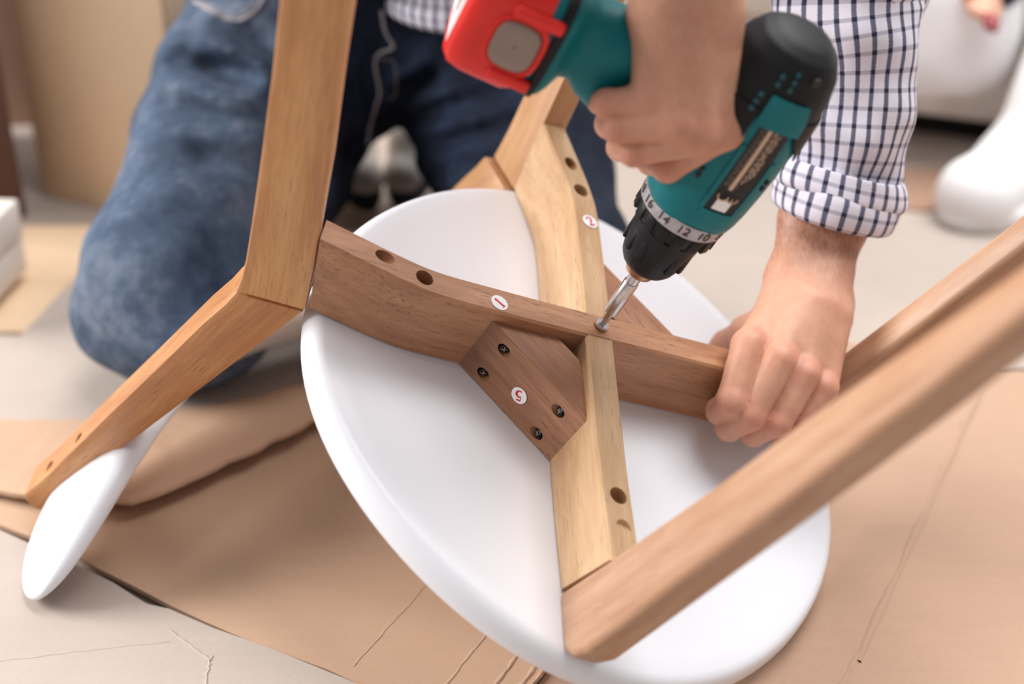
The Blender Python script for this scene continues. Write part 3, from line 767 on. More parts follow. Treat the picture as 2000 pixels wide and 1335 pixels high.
cap_ = loft('rear_cap', [[BS(x, 2*math.pi*j/48, 0.0014) for j in range(48)] for x in xr], M['black_rubber'], drill, cap=True)
bm = bmesh.new(); bm.from_mesh(cap_.data); bmesh.ops.recalc_face_normals(bm, faces=bm.faces[:]); bm.to_mesh(cap_.data); bm.free()
shell('grip_overmould', np.linspace(-0.034, 0.006, 14), 0, 0, 16, 0.0014, M['black_rubber'], drill, edge=lambda x: (-100, -14-max(0, (x+0.012))*900))
shell('grip_overmould', np.linspace(-0.034, -0.004, 10), 0, 0, 14, 0.0014, M['black_rubber'], drill, edge=lambda x: (34+max(0, (x+0.022))*1500, 110))
inset = shell('teal_inset', np.linspace(-0.046, -0.026, 8), 0, 0, 12, 0.0024, M['teal'], drill, edge=lambda x: (-12, 34-max(0, (-0.036-x))*500))
# raised frame round the rating plate, the plate and its print
shell('plate_frame', np.linspace(0.046, 0.0405, 4), -6, 32, 12, 0.0012, M['teal'], drill)
shell('plate_frame', np.linspace(0.0405, -0.010, 14), -9.5, -4.5, 3, 0.0012, M['teal'], drill)
shell('plate_frame', np.linspace(0.0405, -0.004, 14), 29, 34, 3, 0.0012, M['teal'], drill)
plate = shell('rating_plate', np.linspace(0.0400, -0.0270, 18), -4, 29, 14, 0.0006, M['ink'], drill)
def print_bar(x0, x1, a0, a1, mat, name='print_line'):
    shell(name, np.linspace(x0, x1, 6), a0, a1, 2, 0.0009, mat, plate)
print_bar(0.0215, -0.0250, 5.6, 9.6, M['tan_print'], 'print_stripe')
random.seed(12)
for a in (-1.4, 0.6, 2.6, 4.2, 11.2, 13.0, 15.0, 17.0, 19.0):
    x = 0.0195 if a < 12 else 0.016-0.0012*(a-12)
    end = -0.0245
    while x > end:
        L = random.uniform(0.0018, 0.0050); x2 = max(end, x-L); print_bar(x, x2, a, a+0.9, M['dark_print'] if a < 12 else M['tan_print'], 'print_line'); x = x2-random.uniform(0.0007, 0.0016)
        if a > 16 and random.random() < 0.3: x -= 0.006
white = shell('white_patch', np.linspace(0.0385, 0.0300, 5), 3, 19, 6, 0.0010, M['paper'], plate)
for txt, x, deg in (('C', 0.0262, 5.0), ('E', 0.0262, 15.0)):
    pts = []
    for j in range(11):
        t = math.radians(-100+20*j)
        pts.append(BS(x+0.0034*math.cos(t)*1.0, math.radians(deg+5.2*math.sin(t)), 0.0022))
    tube('ce_mark', pts, 0.00045, M['tan_print'], plate, 6)
    if txt == 'E': tube('ce_mark', [BS(x, math.radians(deg), 0.0022), BS(x+0.003, math.radians(deg), 0.0022)], 0.00045, M['tan_print'], plate, 6)
# vent slots
def slot(x, deg, dx, da, mat, off):
    shell('vent_slot', np.linspace(x+dx/2, x-dx/2, 3), deg-da/2, deg+da/2, 3, off, mat, drill)
for i in range(3):
    slot(-0.0305-0.0052*i, -7.5, 0.0030, 4.0, M['ink'], 0.0034); slot(-0.0300-0.0050*i, 31-2.0*i, 0.0028, 3.6, M['ink'], 0.0034)
    slot(-0.0330-0.0048*i, -22, 0.0030, 4.6, M['teal_dark'], 0.0028); slot(-0.0520-0.0045*i, 0.0, 0.0028, 4.2, M['teal_dark'], 0.0028)
for i in range(2):
    slot(-0.0520-0.0046*i, -14, 0.0030, 4.6, M['teal_dark'], 0.0028)
    slot(0.0175+0.0050*i, -27, 0.0030, 4.0, M['ink'], 0.0016); slot(0.0105+0.0050*i, 40, 0.0030, 3.6, M['ink'], 0.0016)
lathe('cap_screw', [(0.0, 0.0032), (0.001, 0.0030), (0.0012, 0.0018)], axis_frame(BS(-0.060, math.radians(24), 0.0016), BS(-0.060, math.radians(24), 0.01)-BS(-0.060, math.radians(24), 0)), M['ink'], drill, 16)
# handle, trigger, foot
def hring(z, cx, rx, ry, k=28, ex=2.5):
    out = []
    for j in range(k):
        t = 2*math.pi*j/k; c, s = math.cos(t), math.sin(t); r = 1/((abs(c)/rx)**ex+(abs(s)/ry)**ex)**(1/ex); out.append((cx+r*c, r*s, z))
    return out
XO = -0.0125        # the handle leaves the housing a little behind its middle
hz = [(-0.012, 0.006, 0.030, 0.023), (-0.030, 0.004, 0.026, 0.0200), (-0.045, 0.002, 0.0225, 0.0175), (-0.060, 0.001, 0.0225, 0.0175), (-0.072, 0.002, 0.0250, 0.0190), (-0.083, 0.005, 0.0295, 0.0215), (-0.092, 0.006, 0.0310, 0.0225),
      (-0.102, 0.004, 0.0285, 0.0215), (-0.110, 0.001, 0.0250, 0.0205), (-0.116, 0.001, 0.0260, 0.0225), (-0.1205, 0.003, 0.0310, 0.0280), (-0.1245, 0.004, 0.0345, 0.0325), (-0.137, 0.004, 0.0355, 0.0340), (-0.1405, 0.004, 0.0350, 0.0335), (-0.1415, 0.004, 0.033, 0.031)]
hn = loft('handle', [[(x+XO, y, z) for x, y, z in hring(*q, 40, 2.8 if q[0] > -0.118 else 4)] for q in hz], M['teal'], drill, cap=True)
trg = loft('trigger', [hring(z, cx+XO, 0.010, 0.009) for z, cx in ((-0.034, 0.030), (-0.040, 0.032), (-0.052, 0.030), (-0.060, 0.022))], M['black_plastic'], drill, cap=True)
rings = [[(x+XO, y, z) for x, y, z in hring(zz, 0.004, 0.0354+g, 0.0339+g, 44, 4)] for zz, g in ((-0.1265, -0.001), (-0.1272, 0.0013), (-0.1325, 0.0013), (-0.1332, -0.001))]
loft('foot_stripe', rings, M['black_rubber'], drill)
rings = [[(x+XO, y, z) for x, y, z in hring(zz, cx+0.0, rx+0.0008, ry+0.0008, 40, 2.8)] for zz, cx, rx, ry in ((-0.040, 0.0027, 0.0236, 0.0183), (-0.058, 0.0012, 0.0225, 0.0175), (-0.066, 0.0015, 0.0236, 0.0182))]
loft('grip_inlay', rings, M['black_rubber'], drill)
# battery
bat = loft('battery', [[(x+XO, y, z) for x, y, z in hring(zz, 0.004, rx, ry, 48, 5)] for zz, rx, ry in ((-0.1385, 0.0320, 0.0290), (-0.139, 0.0350, 0.0335), (-0.145, 0.0372, 0.0352), (-0.170, 0.0372, 0.0352), (-0.179, 0.0355, 0.0335), (-0.1835, 0.0310, 0.0290))], M['red'], drill, cap=True)
for x, l in ((0.0265, 0.0260), (-0.0155, 0.0300)):
    box('clip_arm', (x+XO, -0.0352, -0.1445), (0.0075, 0.0060, l), M['red'], bat, bevel=0.0022, seg=3)
btn = loft('release_button', [[(0.0055+XO+px_, -0.0348-hh, -0.1500+pz_) for px_, pz_, _ in [(q[0], q[1], 0) for q in hring(0, 0, 0.0150*sc, 0.0130*sc, 28, 3.2)]] for hh, sc in ((0.0, 1.0), (0.0022, 0.99), (0.0030, 0.93), (0.0024, 0.5), (0.0022, 0.05))], M['grey_button'], bat)
loft('button_surround', [[(0.0055+XO+q[0], -0.0346-hh, -0.1500+q[1]) for q in hring(0, 0, 0.0150+w, 0.0130+w, 28, 3.2)] for hh, w in ((0.0, 0.0042), (0.0016, 0.0036), (0.0018, 0.0012), (0.0, 0.0004))], M['red'], bat)
lab = box('battery_label', (0.004+XO, -0.001, -0.1838), (0.046, 0.046, 0.0008), M['paper'], bat, bevel=0.0002)
for i in range(5): box('print_line', (0.004+XO+random.uniform(-.004, .004), 0.014-0.007*i, -0.1843), (0.030, 0.0014, 0.0004), M['red_ink'] if i in (1,) else M['dark_print'], bat, bevel=0)
for y in (0.012, -0.012):
    lathe('battery_screw', [(0, 0.0022), (0.0008, 0.0020)], axis_frame((0.0375+XO, y, -0.174), (0.8, 0, -0.6)), M['ink'], bat, 12)
for nm in (hn, bat, trg):
    bm = bmesh.new(); bm.from_mesh(nm.data); bmesh.ops.recalc_face_normals(bm, faces=bm.faces[:]); bm.to_mesh(nm.data); bm.free(); smooth_by_angle(nm, 50)

# ================================================================== THE KNEELING MAN
man = empty('person', (-0.14, 1.42, 0.0))
tag(man, 'kneeling person in blue jeans and checked shirt, driving a bolt with the drill', 'person')
bpy.context.view_layer.update()
def to_man(ob):
    ob.parent = man; ob.matrix_parent_inverse = man.matrix_world.inverted(); return ob
f32 = lambda p: np.asarray(p, np.float32)
def hand_sdf(fingers, palm, arm, thumb, web, extra=()):
    """fingers: chains of (point, radius); palm: list of cones; arm: chain"""
    def chain(P, ch, k):
        d = None
        for (a, ra), (b, rb) in zip(ch[:-1], ch[1:]):
            q = cone(P, a, b, ra, rb); d = q if d is None else smin(d, q, k)
        return d
    def fn(P):
        d = None
        for a, b, ra, rb in palm:
            q = cone(P, a, b, ra, rb); d = q if d is None else smin(d, q, 0.009)
        for ch in arm:
            d = smin(d, chain(P, ch, 0.012), 0.016)
        fg = None
        for ch in fingers:
            q = chain(P, ch, 0.0030); fg = q if fg is None else smin(fg, q, 0.0008)
        d = smin(d, fg, 0.0045)
        d = smin(d, chain(P, thumb, 0.005), 0.010)
        for a, b, ra, rb, k in extra: d = smin(d, cone(P, a, b, ra, rb), k)
        # tendons, veins and skin folds
        d = d+0.0012*vnoise(P, 60.0, 3)+0.0003*vnoise(P, 190.0, 5)
        return d
    return fn
P_ = lambda x, y, z: f32(W(x, y, z))
# right hand on the drill handle
rf = [  # knuckle, middle joint, end joint, tip
    [(P_(1416, 254, .824), .0116), (P_(1304, 326, .835), .0090), (P_(1270, 314, .857), .0082), (P_(1300, 290, .879), .0076)],
    [(P_(1371, 262, .812), .0113), (P_(1238, 296, .823), .0088), (P_(1212, 288, .847), .0082), (P_(1240, 268, .871), .0076)],
    [(P_(1321, 240, .806), .0108), (P_(1206, 250, .815), .0087), (P_(1190, 244, .840), .0080), (P_(1222, 230, .864), .0074)],
    [(P_(1274, 200, .808), .0100), (P_(1184, 202, .812), .0082), (P_(1174, 196, .838), .0076), (P_(1205, 186, .860), .0070)]]
pal = []
cw = [P_(1392, 30, .803), P_(1358, 20, .796), P_(1322, 20, .795), P_(1286, 40, .800)]
for (c0, ch) in zip(cw, rf): pal.append((c0, ch[0][0], .0155, .0108))
for (c0, ch) in zip(cw, rf): pal.append((c0+f32(cdir((0, 0, -.014))), ch[0][0]+f32(cdir((0, 0.004, -.012))), .0125, .0110))
arm_r = [[(P_(1305, 10, .800), .0190), (P_(1305, -110, .780), .0205), (P_(1290, -420, .745), .0270)], [(P_(1378, 10, .802), .0190), (P_(1376, -110, .782), .0205), (P_(1390, -420, .748), .0270)]]
thumb_r = [(P_(1400, 60, .826), .0140), (P_(1432, 150, .868), .0125), (P_(1400, 215, .893), .0105), (P_(1360, 245, .905), .0085)]
fn_r = hand_sdf(rf, pal, arm_r, thumb_r, None)
allp = np.array([c[0] for ch in rf for c in ch]+[c[0] for c in thumb_r]+[P_(1240, -380, .76), P_(1440, -380, .76), P_(1440, -100, .76)])
vr, fr_ = sdf_mesh(fn_r, allp.min(0)-0.022, allp.max(0)+0.022, 0.00145); vr = relax(vr, fr_, fn_r, 1, 0.0007)
# left hand on the end of the dark rail
lf = [
    [(P_(1464, 674, 1.008), .0128), (P_(1430, 785, .996), .0112), (P_(1406, 802, 1.014), .0094), (P_(1412, 794, 1.036), .0086)],
    [(P_(1523, 702, .998), .0124), (P_(1468, 810, .996), .0104), (P_(1424, 836, 1.012), .0090), (P_(1428, 826, 1.034), .0084)],
    [(P_(1570, 730, 1.000), .0116), (P_(1520, 824, 1.000), .0098), (P_(1472, 848, 1.016), .0086), (P_(1470, 838, 1.038), .0080)],
    [(P_(1608, 756, 1.010), .0106), (P_(1566, 830, 1.010), .0090), (P_(1522, 850, 1.022), .0080), (P_(1512, 840, 1.040), .0074)]]
pal = []
cw = [P_(1530, 605, 1.040), P_(1560, 600, 1.030), P_(1590, 606, 1.030), P_(1614, 625, 1.036)]
for (c0, ch) in zip(cw, lf): pal.append((c0, ch[0][0]+f32(cdir((0, 0, -.005))), .0180, .0112))
pal.append((P_(1614, 640, 1.04), P_(1606, 740, 1.03), .0120, .0110))
arm_l = [[(P_(1545, 600, 1.042), .0165), (P_(1545, 545, 1.052), .0180), (P_(1580, 420, 1.066), .0200), (P_(1610, 300, 1.062), .0230)],
         [(P_(1606, 605, 1.042), .0165), (P_(1611, 550, 1.052), .0178), (P_(1638, 430, 1.066), .0210), (P_(1660, 300, 1.062), .0230)]]
thumb_l = [(P_(1520, 620, 1.045), .0150), (P_(1462, 648, 1.068), .0125), (P_(1418, 672, 1.092), .0105), (P_(1385, 700, 1.105), .0085)]
ext = [(P_(1638, 588, 1.050), P_(1640, 594, 1.050), .0105, .0105, .008)]
fn_l = hand_sdf(lf, pal, arm_l, thumb_l, None, ext)
allp = np.array([c[0] for ch in lf for c in ch]+[c[0] for c in thumb_l]+[P_(1540, 350, 1.06), P_(1700, 350, 1.06), P_(1650, 600, 1.04)])
vl, fl_ = sdf_mesh(fn_l, allp.min(0)-0.020, allp.max(0)+0.020, 0.00150); vl = relax(vl, fl_, fn_l, 1, 0.0007)
# trunk and upper arms, under the shirt
SH_L, SH_R = f32((0.15, 1.11, 0.66)), f32((-0.25, 1.07, 0.68)); EL_R = f32((0.00, 0.86, 0.74)); EL_L = P_(1668, -120, 1.025)
def fn_t(P):
    d = cone(P, (-0.125, 1.40, 0.42), (-0.09, 1.24, 0.52), .07, .085); d = smin(d, cone(P, (-0.18, 1.12, 0.62), (0.08, 1.14, 0.61), .088, .088), .06)
    d = smin(d, cone(P, SH_R, EL_R, .047, .040), .03); d = smin(d, cone(P, EL_R, P_(1340, -390, .748), .040, .030), .02)
    d = smin(d, cone(P, SH_L, EL_L, .045, .034), .03); d = smin(d, cone(P, EL_L, P_(1637, 330, 1.062), .034, .022), .02)
    d = smin(d, cone(P, (-0.05, 1.08, 0.67), (-0.04, 1.00, 0.75), .055, .052), .03)
    return smin(d, cone(P, (-0.036, 0.95, 0.78), (-0.03, 0.93, 0.86), .072, .082), .02)
vt, ft = sdf_mesh(fn_t, (-0.36, 0.78, 0.16), (0.42, 1.60, 1.02), 0.013)
vv = np.concatenate([vr, vl, vt]); ff = np.concatenate([fr_, fl_+len(vr), ft+len(vr)+len(vl)])
bodyo = raw('body', vv, ff, M['skin'], None, True); to_man(bodyo)
kn = np.array([ch[i][0] for hnd in (rf, lf) for ch in hnd for i in (0, 1)])
dist = np.full(len(vv), 9.0)
for q in kn: dist = np.minimum(dist, np.linalg.norm(vv-q, axis=1))
at_ = bodyo.data.attributes.new('flush', 'FLOAT', 'POINT'); at_.data.foreach_set('value', np.exp(-(np.maximum(dist-.009, 0)/.006)**2).astype(np.float32))
ax_ = W(1615, 440, 1.066)-W(1575, 610, 1.045); hr = np.clip(((vv-W(1580, 600, 1.045))@ax_)/(ax_@ax_)*1.6, 0, 1); hr[:len(vr)] = 0.25  # grows up the forearm: arm hair plus painted shading
at_ = bodyo.data.attributes.new('hair_shade', 'FLOAT', 'POINT'); at_.data.foreach_set('value', hr.astype(np.float32))

# ---- jeans
KR, KL = f32((-0.300, 1.135, 0.086)), f32((0.030, 1.185, 0.082)); HR, HL = f32((-0.222, 1.46, 0.222)), f32((-0.025, 1.47, 0.226))
FR_, FL_ = f32((-0.275, 1.56, 0.055)), f32((0.015, 1.58, 0.055))
folds = [  # crease: two end points on the cloth, depth, width
    ((372, 108), (530, 172), .017, .012), ((350, 122), (470, 150), .012, .010), ((440, 50), (560, 110), .014, .009), ((330, 210), (480, 250), .006, .009), ((340, 300), (520, 330), .006, .012), ((800, 180), (1000, 110), .007, .008), ((760, 240), (1000, 170), .007, .009),
    ((830, 290), (1010, 250), .008, .009), ((770, 200), (900, 100), .008, .008), ((690, 260), (640, 330), .005, .008), ((860, 330), (980, 310), .007, .008), ((720, 110), (735, 290), .006, .006)]
FD = []
for (p0, p1, dp, wd) in folds:
    d0 = 1.30; FD.append((f32(W(p0[0], p0[1], d0)), f32(W(p1[0], p1[1], d0)), dp, wd))
CAMF = f32(CAMP)
def fn_j(P):
    d = smin(cone(P, KR, (KR+HR)/2, .084, .099), cone(P, (KR+HR)/2, HR, .099, .114), .03)
    d2 = smin(cone(P, KL, (KL+HL)/2, .079, .088), cone(P, (KL+HL)/2, HL, .088, .108), .03)
    d = smin(d, cone(P, KR+f32((0, .02, -.012)), FR_, .078, .052), .03); d2 = smin(d2, cone(P, KL+f32((0, .02, -.012)), FL_, .078, .052), .03)
    d = smin(d, d2, .025)
    d = smin(d, cone(P, (-0.19, 1.47, 0.27), (-0.09, 1.47, 0.27), .125, .125), .05)
    d = smin(d, cone(P, (-0.18, 1.45, 0.36), (-0.09, 1.45, 0.36), .115, .115), .05)
    Q = P*f32((1.0, 0.7, 1.6))
    fo = np.abs(vnoise(Q, 13.0, 11)); d = d+0.030*(0.18-fo)*(P[..., 2] > -1)*0.55
    d = d+0.010*vnoise(P, 26.0, 4)
    # creases run through the cloth along the line of sight of their two ends
    for a, b, dp, wd in FD:
        depth = np.maximum(((P-CAMF)@f32(-BACK)), 0.3)
        S_ = CAMF+(P-CAMF)*(1.30/depth)[..., None]
        ab = b-a; t = np.clip(((S_-a)@ab)/float(ab@ab), 0, 1); q = np.linalg.norm(S_-a-t[..., None]*ab, axis=-1)
        d = d+dp*np.exp(-(q/wd)**2)*np.sin(np.pi*np.clip(t, 0.04, 0.96))-0.5*dp*np.exp(-((q-2.0*wd)/wd)**2)
    return np.maximum(d, -(P[..., 2]-0.0005))*1.0
def fn_j2(P): return np.maximum(fn_j(P), P[..., 2]-0.43)
vj, fj = sdf_mesh(fn_j2, (-0.47, 0.98, -0.01), (0.16, 1.66, 0.46), 0.0052)
s = np.zeros_like(vj); c = np.zeros(len(vj))
for i in range(4):
    for j in (1, 3): np.add.at(s, fj[:, i], vj[fj[:, (i+j) % 4]]); np.add.at(c, fj[:, i], 1)
vj = 0.5*vj+0.5*s/c[:, None]
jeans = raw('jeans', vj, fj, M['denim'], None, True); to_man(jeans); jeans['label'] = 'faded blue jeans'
fd = np.clip((-0.140-vj[:, 0]-0.25*(vj[:, 1]-1.25))/0.10, 0, 1); fd = fd*fd*(3-2*fd)  # besides wear, paints the lit thigh pale and the shaded crotch dark
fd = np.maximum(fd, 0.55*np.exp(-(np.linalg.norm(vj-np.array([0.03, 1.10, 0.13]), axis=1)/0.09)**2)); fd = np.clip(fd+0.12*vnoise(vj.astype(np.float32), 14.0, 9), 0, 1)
at_ = jeans.data.attributes.new('fade_shade', 'FLOAT', 'POINT'); at_.data.foreach_set('value', fd.astype(np.float32))
bvh = BVHTree.FromPolygons([tuple(v) for v in vj], [tuple(map(int, f)) for f in fj])
def seam(pix, r, mat, lift=0.0006):
    pts = []
    for q in catmull([np.array(p, float) for p in pix], 6):
        d = Vector(cdir(((q[0]-CX)/FPX, -(q[1]-CY)/FPX, -1.0))).normalized(); hit = bvh.ray_cast(Vector(CAMP), d)
        if hit[0] is not None: pts.append(hit[0]+hit[1]*lift)
    if len(pts) > 3:
        # drop jumps in depth
        keep = [pts[0]]
        for p in pts[1:]:
            if (p-keep[-1]).length < 0.05: keep.append(p)
        ob = tube('seam', keep, r, mat, None, 6); to_man(ob); ob.parent = jeans; ob.matrix_parent_inverse = jeans.matrix_world.inverted()
bpy.context.view_layer.update()
seam([(380, 4), (430, 30), (462, 40), (490, 30), (512, 6), (520, -20)], 0.0022, M['thread'])
seam([(392, 2), (434, 22), (462, 31), (484, 22), (502, 2)], 0.0009, M['thread'])
seam([(745, 20), (752, 60), (768, 92), (742, 104), (733, 125), (742, 180), (733, 210), (722, 245), (716, 282)], 0.0016, M['thread'])
seam([(742, 115), (770, 122), (772, 180), (758, 195)], 0.0010, M['thread_dim'])
# ---- shirt
def tubes_shirt(name, path, nring, nseg, parent=None, fold=0.0, seed=1, uvo=(0, 0), axis=None, um=1.0, vm=1.0):
    """path: (point, rx, ry); rings across it, with cloth folds"""
    P = catmull([np.concatenate([np.asarray(p, float), [rx, ry]]) for p, rx, ry in path], nring)
    pts = [p[:3] for p in P]; rr = [(p[3], p[4]) for p in P]; rs = np.random.RandomState(seed)
    rings = []; side = None; acc = [0.0]
    ph = rs.rand(8)*6.28
    for i, p in enumerate(pts):
        d = np.array(pts[min(i+1, len(pts)-1)])-np.array(pts[max(i-1, 0)])
        if axis is not None: d = np.array(axis, float)
        d /= np.linalg.norm(d)
        if side is None: side = RIGHT.copy()
        side = side-d*(side@d); side /= np.linalg.norm(side); fwd = np.cross(d, side)
        if i: acc.append(acc[-1]+math.hypot(np.linalg.norm(np.array(p)-np.array(pts[i-1])), rr[i][0]-rr[i-1][0]))
        ring = []
        for j in range(nseg):
            t = 2*math.pi*j/nseg; s = acc[-1]
            w = fold*(math.sin(3*t+ph[0]+s*30)*0.5+math.sin(s*95+2*math.sin(t+ph[1])*1.6+ph[2])*0.6+math.sin(5*t-s*60+ph[3])*0.35+math.sin(s*170+3*t+ph[4])*0.25)
            ring.append(np.array(p)+side*math.cos(t)*(rr[i][0]+w)+fwd*math.sin(t)*(rr[i][1]+w))
        rings.append(ring)
    R0 = np.mean([a for a, b in rr])
    uv = lambda i, j: (uvo[0]+j/nseg*2*math.pi*R0*um, uvo[1]+acc[i]*vm)
    ob = loft(name, rings, M['plaid'], None, uvs=uv); to_man(ob)
    if parent is not None:
        bpy.context.view_layer.update(); ob.parent = parent; ob.matrix_parent_inverse = parent.matrix_world.inverted()
    return ob
torso = tubes_shirt('shirt', [((-0.130, 1.415, 0.335), .150, .112), ((-0.125, 1.405, 0.385), .158, .118), ((-0.10, 1.30, 0.48), .165, .118), ((-0.07, 1.17, 0.575), .175, .11), ((-0.055, 1.11, 0.64), .14, .085), ((-0.047, 1.07, 0.69), .066, .064)], 10, 72, fold=0.004, seed=3)
torso['label'] = 'white shirt with navy check'
tubes_shirt('hem', [((-0.048, 1.400, 0.345), .082, .112), ((-0.045, 1.396, 0.306), .080, .114), ((-0.043, 1.394, 0.297), .086, .121), ((-0.042, 1.393, 0.286), .087, .122), ((-0.042, 1.394, 0.279), .080, .114), ((-0.043, 1.396, 0.290), .074, .107)], 6, 72, torso, fold=0.0016, seed=3, axis=(0, 0, -1))
sl = tubes_shirt('sleeve', [(SH_L, .066, .068), (W(1672, -170, 1.020), .056, .058), (W(1655, 0, 1.035), .053, .055), (W(1664, 130, 1.045), .048, .050), (W(1656, 250, 1.055), .045, .047), (W(1645, 330, 1.062), .042, .043), (W(1641, 352, 1.063), .041, .042)], 16, 80, torso, fold=0.0030, seed=9)
AXC = W(1610, 440, 1.074)-W(1648, 322, 1.060)
cuff = tubes_shirt('cuff', [(W(1641, 364, 1.064), .0400, .0400), (W(1645, 334, 1.062), .0440, .0440), (W(1645, 324, 1.061), .0475, .0475), (W(1642, 340, 1.063), .0500, .0500), (W(1637, 368, 1.065), .0505, .0500), (W(1634, 384, 1.067), .0460, .046)], 9, 80, torso, fold=0.0018, seed=15, uvo=(0.003, 0.004), axis=AXC)
cuff2 = tubes_shirt('cuff', [(W(1639, 368, 1.064), .0430, .0430), (W(1639, 362, 1.064), .0465, .0465), (W(1636, 376, 1.066), .0490, .0490), (W(1628, 404, 1.069), .0490, .0490), (W(1624, 420, 1.071), .0475, .0475), (W(1622, 428, 1.072), .0430, .0430), (W(1624, 420, 1.071), .0370, .0370), (W(1632, 390, 1.068), .0340, .0340)], 9, 80, torso, fold=0.0016, seed=22, uvo=(0.001, 0.001), axis=AXC)
rs_ = tubes_shirt('sleeve', [(SH_R, .078, .078), ((-0.13, 0.96, 0.73), .066, .066), (EL_R, .058, .058), (W(1338, -520, .735), .050, .050), (W(1338, -440, .745), .048, .048)], 12, 60, torso, fold=0.0035, seed=5)
# ---- shoes behind
def sneaker(parent, toe, heel, width, upper, sole, hh=0.075, name='shoe', collar=0.0):
    toe = np.asarray(toe, float); heel = np.asarray(heel, float); d = heel-toe; L = np.linalg.norm(d); d /= L
    upv = np.array([0, 0, 1.0]); sd = np.cross(upv, d); sd /= np.linalg.norm(sd); upv = np.cross(d, sd)
    def pt(x, y, z): return toe+d*(x*L)+sd*y+upv*z
    def fn(P):
        q = cone(P, pt(.17, 0, .030), pt(.55, 0, .040), width*.40, width*.36); q = smin(q, cone(P, pt(.5, 0, .045), pt(.86, 0, .045), width*.36, width*.34), .02)
        q = smin(q, cone(P, pt(.55, 0, .05), pt(.80, 0, hh+collar), width*.30, width*.33), .025)
        return np.maximum(q, -((P-f32(toe))@f32(upv)-.014))
    allq = np.array([pt(0, -width, -.01), pt(1.05, width, hh+collar+width*.4), pt(0, width, -.01), pt(1.05, -width, .12), pt(1.05, -width, -.01)])
    lo, hi = allq.min(0)-0.02, allq.max(0)+0.02
    e = sdf_obj(name, fn, lo, hi, 0.005, upper, None)
    so = []
    for z, k in ((0, 1.0), (.012, 1.04), (.024, 1.0)):
        ring = []
        for j in range(36):
            t = 2*math.pi*j/36; x = .5-.52*math.cos(t)*k; wv = width*.5*(0.86+0.18*math.cos(t))*k; ring.append(pt(x, wv*math.sin(t), z))
        so.append(ring)
    s_ = loft('sole', so, sole, None, cap=True)
    bpy.context.view_layer.update()
    e.parent = parent; e.matrix_parent_inverse = parent.matrix_world.inverted(); s_.parent = e; s_.matrix_parent_inverse = Matrix.Identity(4)
    return e
sneaker(man, F(722, 410, 0.0), W(652, 268, 1.74), 0.058, M['shoe_white'], M['shoe_dark'])
sneaker(man, F(782, 404, 0.0), W(850, 262, 1.74), 0.058, M['shoe_white'], M['shoe_dark'])

# ================================================================== BACKGROUND RIGHT: sofa, cushion, seated person
a = F(1600, 255, FLZ); b = F(2100, 322, FLZ); ang = math.atan2(b[1]-a[1], b[0]-a[0]); mid = (a+b)/2
sofa = empty('sofa', (mid[0], mid[1], FLZ)); sofa.rotation_euler = (0, 0, ang)
box('foot_rail', (0.45, 0.35, 0.018), (1.6, 0.6, 0.036), M['dark_gap'], sofa, bevel=0.002)
box('base', (0.45, 0.40, 0.092), (1.66, 0.8, 0.108), M['sofa'], sofa, bevel=0.012)
for x in (0.03, 0.87): box('seat_cushion', (x, 0.36, 0.235), (0.83, 0.80, 0.17), M['sofa'], sofa, bevel=0.035, seg=4)
box('back', (0.45, 0.86, 0.42), (1.66, 0.18, 0.66), M['sofa'], sofa, bevel=0.05, seg=4)
box('arm', (-0.47, 0.42, 0.25), (0.16, 0.86, 0.46), M['sofa'], sofa, bevel=0.05, seg=4)
box('arm', (1.37, 0.42, 0.25), (0.16, 0.86, 0.46), M['sofa'], sofa, bevel=0.05, seg=4)
tag(sofa, 'cream upholstered sofa at the back right', 'sofa')
# white cushion hanging over the seat edge
cc = f32(W(1838, 50, 1.735))
def fn_c(P):
    Q = P-cc; x = Q@f32((0.96, -0.25, 0.12)); z = Q@f32((-0.1, 0.1, 0.99)); y = Q@f32((0.25, 0.96, -0.07))
    q = (np.abs(x/0.092)**3+np.abs(z/0.088)**3+np.abs(y/0.034)**2.4)**(1/2.8)
    return (q-1)*0.055+0.004*vnoise(P, 30.0, 8)
cu = sdf_obj('cushion', fn_c, cc-0.2, cc+0.2, 0.006, M['cushion'])
tag(cu, 'plump white cushion hanging against the front of the sofa', 'cushion')
# seated person at the right edge: white trainer, dark trouser leg, hand with red nails
wm = empty('person', tuple(F(2010, 440, FLZ))); bpy.context.view_layer.update()
tag(wm, 'person at the right edge with white trainers, dark trousers and red nails', 'person')
def to_wm(ob, par=None):
    ob.parent = par or wm; ob.matrix_parent_inverse = (par or wm).matrix_world.inverted(); return ob
sneaker(wm, F(1868, 428, 0.0)-np.array([0, 0, FLZ*-1]), F(2062, 332, 0.0)-np.array([0, 0, FLZ*-1]), 0.118, M['sneaker'], M['sneaker'], 0.125, collar=0.045)
sneaker(wm, F(2150, 470, 0.0)-np.array([0, 0, FLZ*-1]), F(2380, 350, 0.0)-np.array([0, 0, FLZ*-1]), 0.118, M['sneaker'], M['sneaker'], 0.125, collar=0.045)
KN = f32(W(2200, -60, 1.74)); HP = KN+f32((0.05, 0.42, 0.03)); AN = f32(W(2085, 215, 1.72)); AN2 = f32(W(2330, 250, 1.58)); KN2 = KN+f32((0.17, -0.06, 0.0))
def fn_p(P):
    d = smin(cone(P, AN, KN, .048, .068), cone(P, KN, HP, .070, .09), .03)
    d2 = smin(cone(P, AN2, KN2, .048, .068), cone(P, KN2, HP+f32((.18, 0, 0)), .070, .09), .03)
    return smin(d, d2, .02)+0.006*vnoise(P, 22.0, 2)
allq = np.array([KN, HP, AN, AN2, KN2, HP+f32((.18, 0, 0))])
tr = sdf_obj('trousers', fn_p, allq.min(0)-0.12, allq.max(0)+0.12, 0.010, M['navy']); to_wm(tr)
SHW = f32(HP+f32((0.10, 0.05, 0.50)))
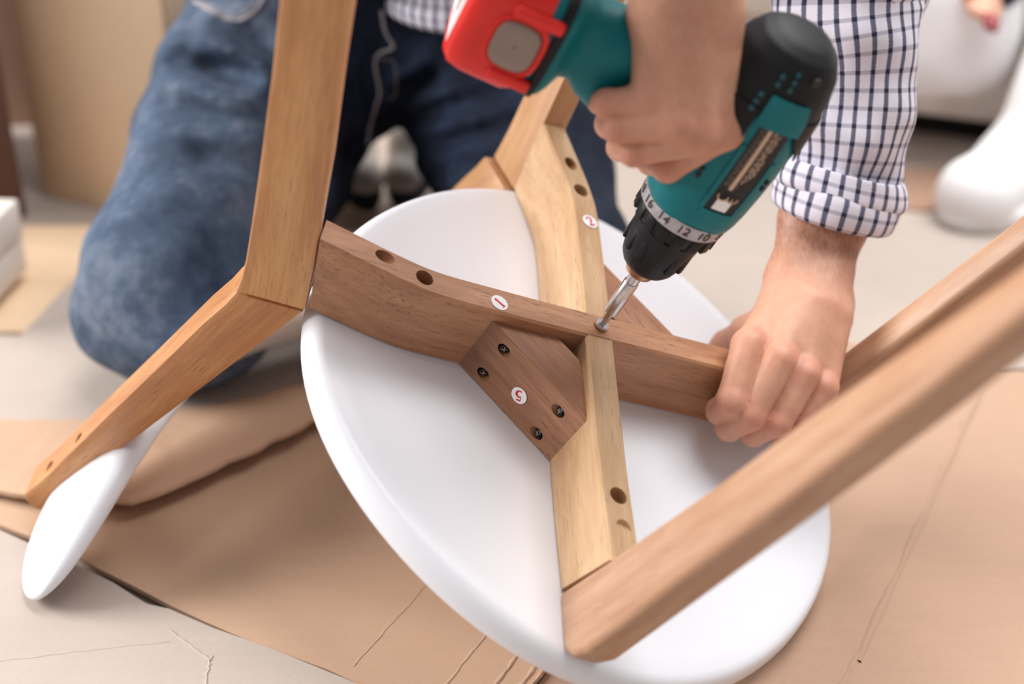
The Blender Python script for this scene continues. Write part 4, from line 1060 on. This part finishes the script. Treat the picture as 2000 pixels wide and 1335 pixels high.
hb_ = [P_(1916, -30, 1.695), P_(1902, -10, 1.690), P_(1918, -6, 1.680), P_(1932, -2, 1.677), P_(1944, 0, 1.680)]
tips = [P_(1900, 20, 1.670), P_(1914, 28, 1.665), P_(1928, 36, 1.663), P_(1940, 42, 1.665)]
def fn_w(P):
    d = cone(P, P_(1925, -60, 1.715), P_(1922, -20, 1.695), .022, .024); q = None
    for a, b in zip(hb_[1:], tips): 
        c = cone(P, a, b, .0085, .0070); q = c if q is None else smin(q, c, .001)
    d = smin(d, q, .006); d = smin(d, cone(P, P_(1905, -40, 1.695), P_(1890, -8, 1.675), .011, .008), .006)
    d = smin(d, cone(P, P_(1925, -60, 1.715), P_(1990, -170, 1.755), .022, .030), .01); d = smin(d, cone(P, P_(1990, -170, 1.755), SHW, .035, .05), .02)
    d = smin(d, cone(P, SHW, HP+f32((.09, 0, .05)), .09, .10), .05)
    return d
allq = np.array(tips+hb_+[P_(1990, -170, 1.755), SHW, HP+f32((.09, 0, .05))])
vw, fw = sdf_mesh(fn_w, np.array(tips+hb_).min(0)-0.03, np.array(tips+hb_).max(0)+0.035, 0.0022)
vw2, fw2 = sdf_mesh(fn_w, allq.min(0)-0.14, allq.max(0)+0.14, 0.012)
wb_ = raw('body', np.concatenate([vw, vw2]), np.concatenate([fw, fw2+len(vw)]), M['skin'], None, True); to_wm(wb_)
def fn_s(P):
    d = smin(cone(P, P_(1950, -28, 1.695), P_(1995, -175, 1.755), .030, .044), cone(P, P_(1995, -175, 1.755), SHW, .046, .062), .02)
    return smin(d, cone(P, SHW, HP+f32((.09, 0, .05)), .105, .115), .05)+0.005*vnoise(P, 30.0, 6)
allq = np.array([P_(1950, -28, 1.695), P_(1990, -170, 1.755), SHW, HP+f32((.09, 0, .05))])
jm = sdf_obj('jumper', fn_s, allq.min(0)-0.15, allq.max(0)+0.15, 0.010, M['navy']); to_wm(jm)
for t, a in list(zip(tips, hb_[1:]))[2:]:
    ax = (t-a)/np.linalg.norm(t-a); c0 = t+ax*0.004-f32(-BACK)*0.0055
    nl = sdf_obj('nail', lambda P, c0=c0, ax=ax: cone(P, c0-ax*0.004, c0+ax*0.009, .0058, .0050), c0-0.02, c0+0.02, 0.0015, M['nail']); to_wm(nl)
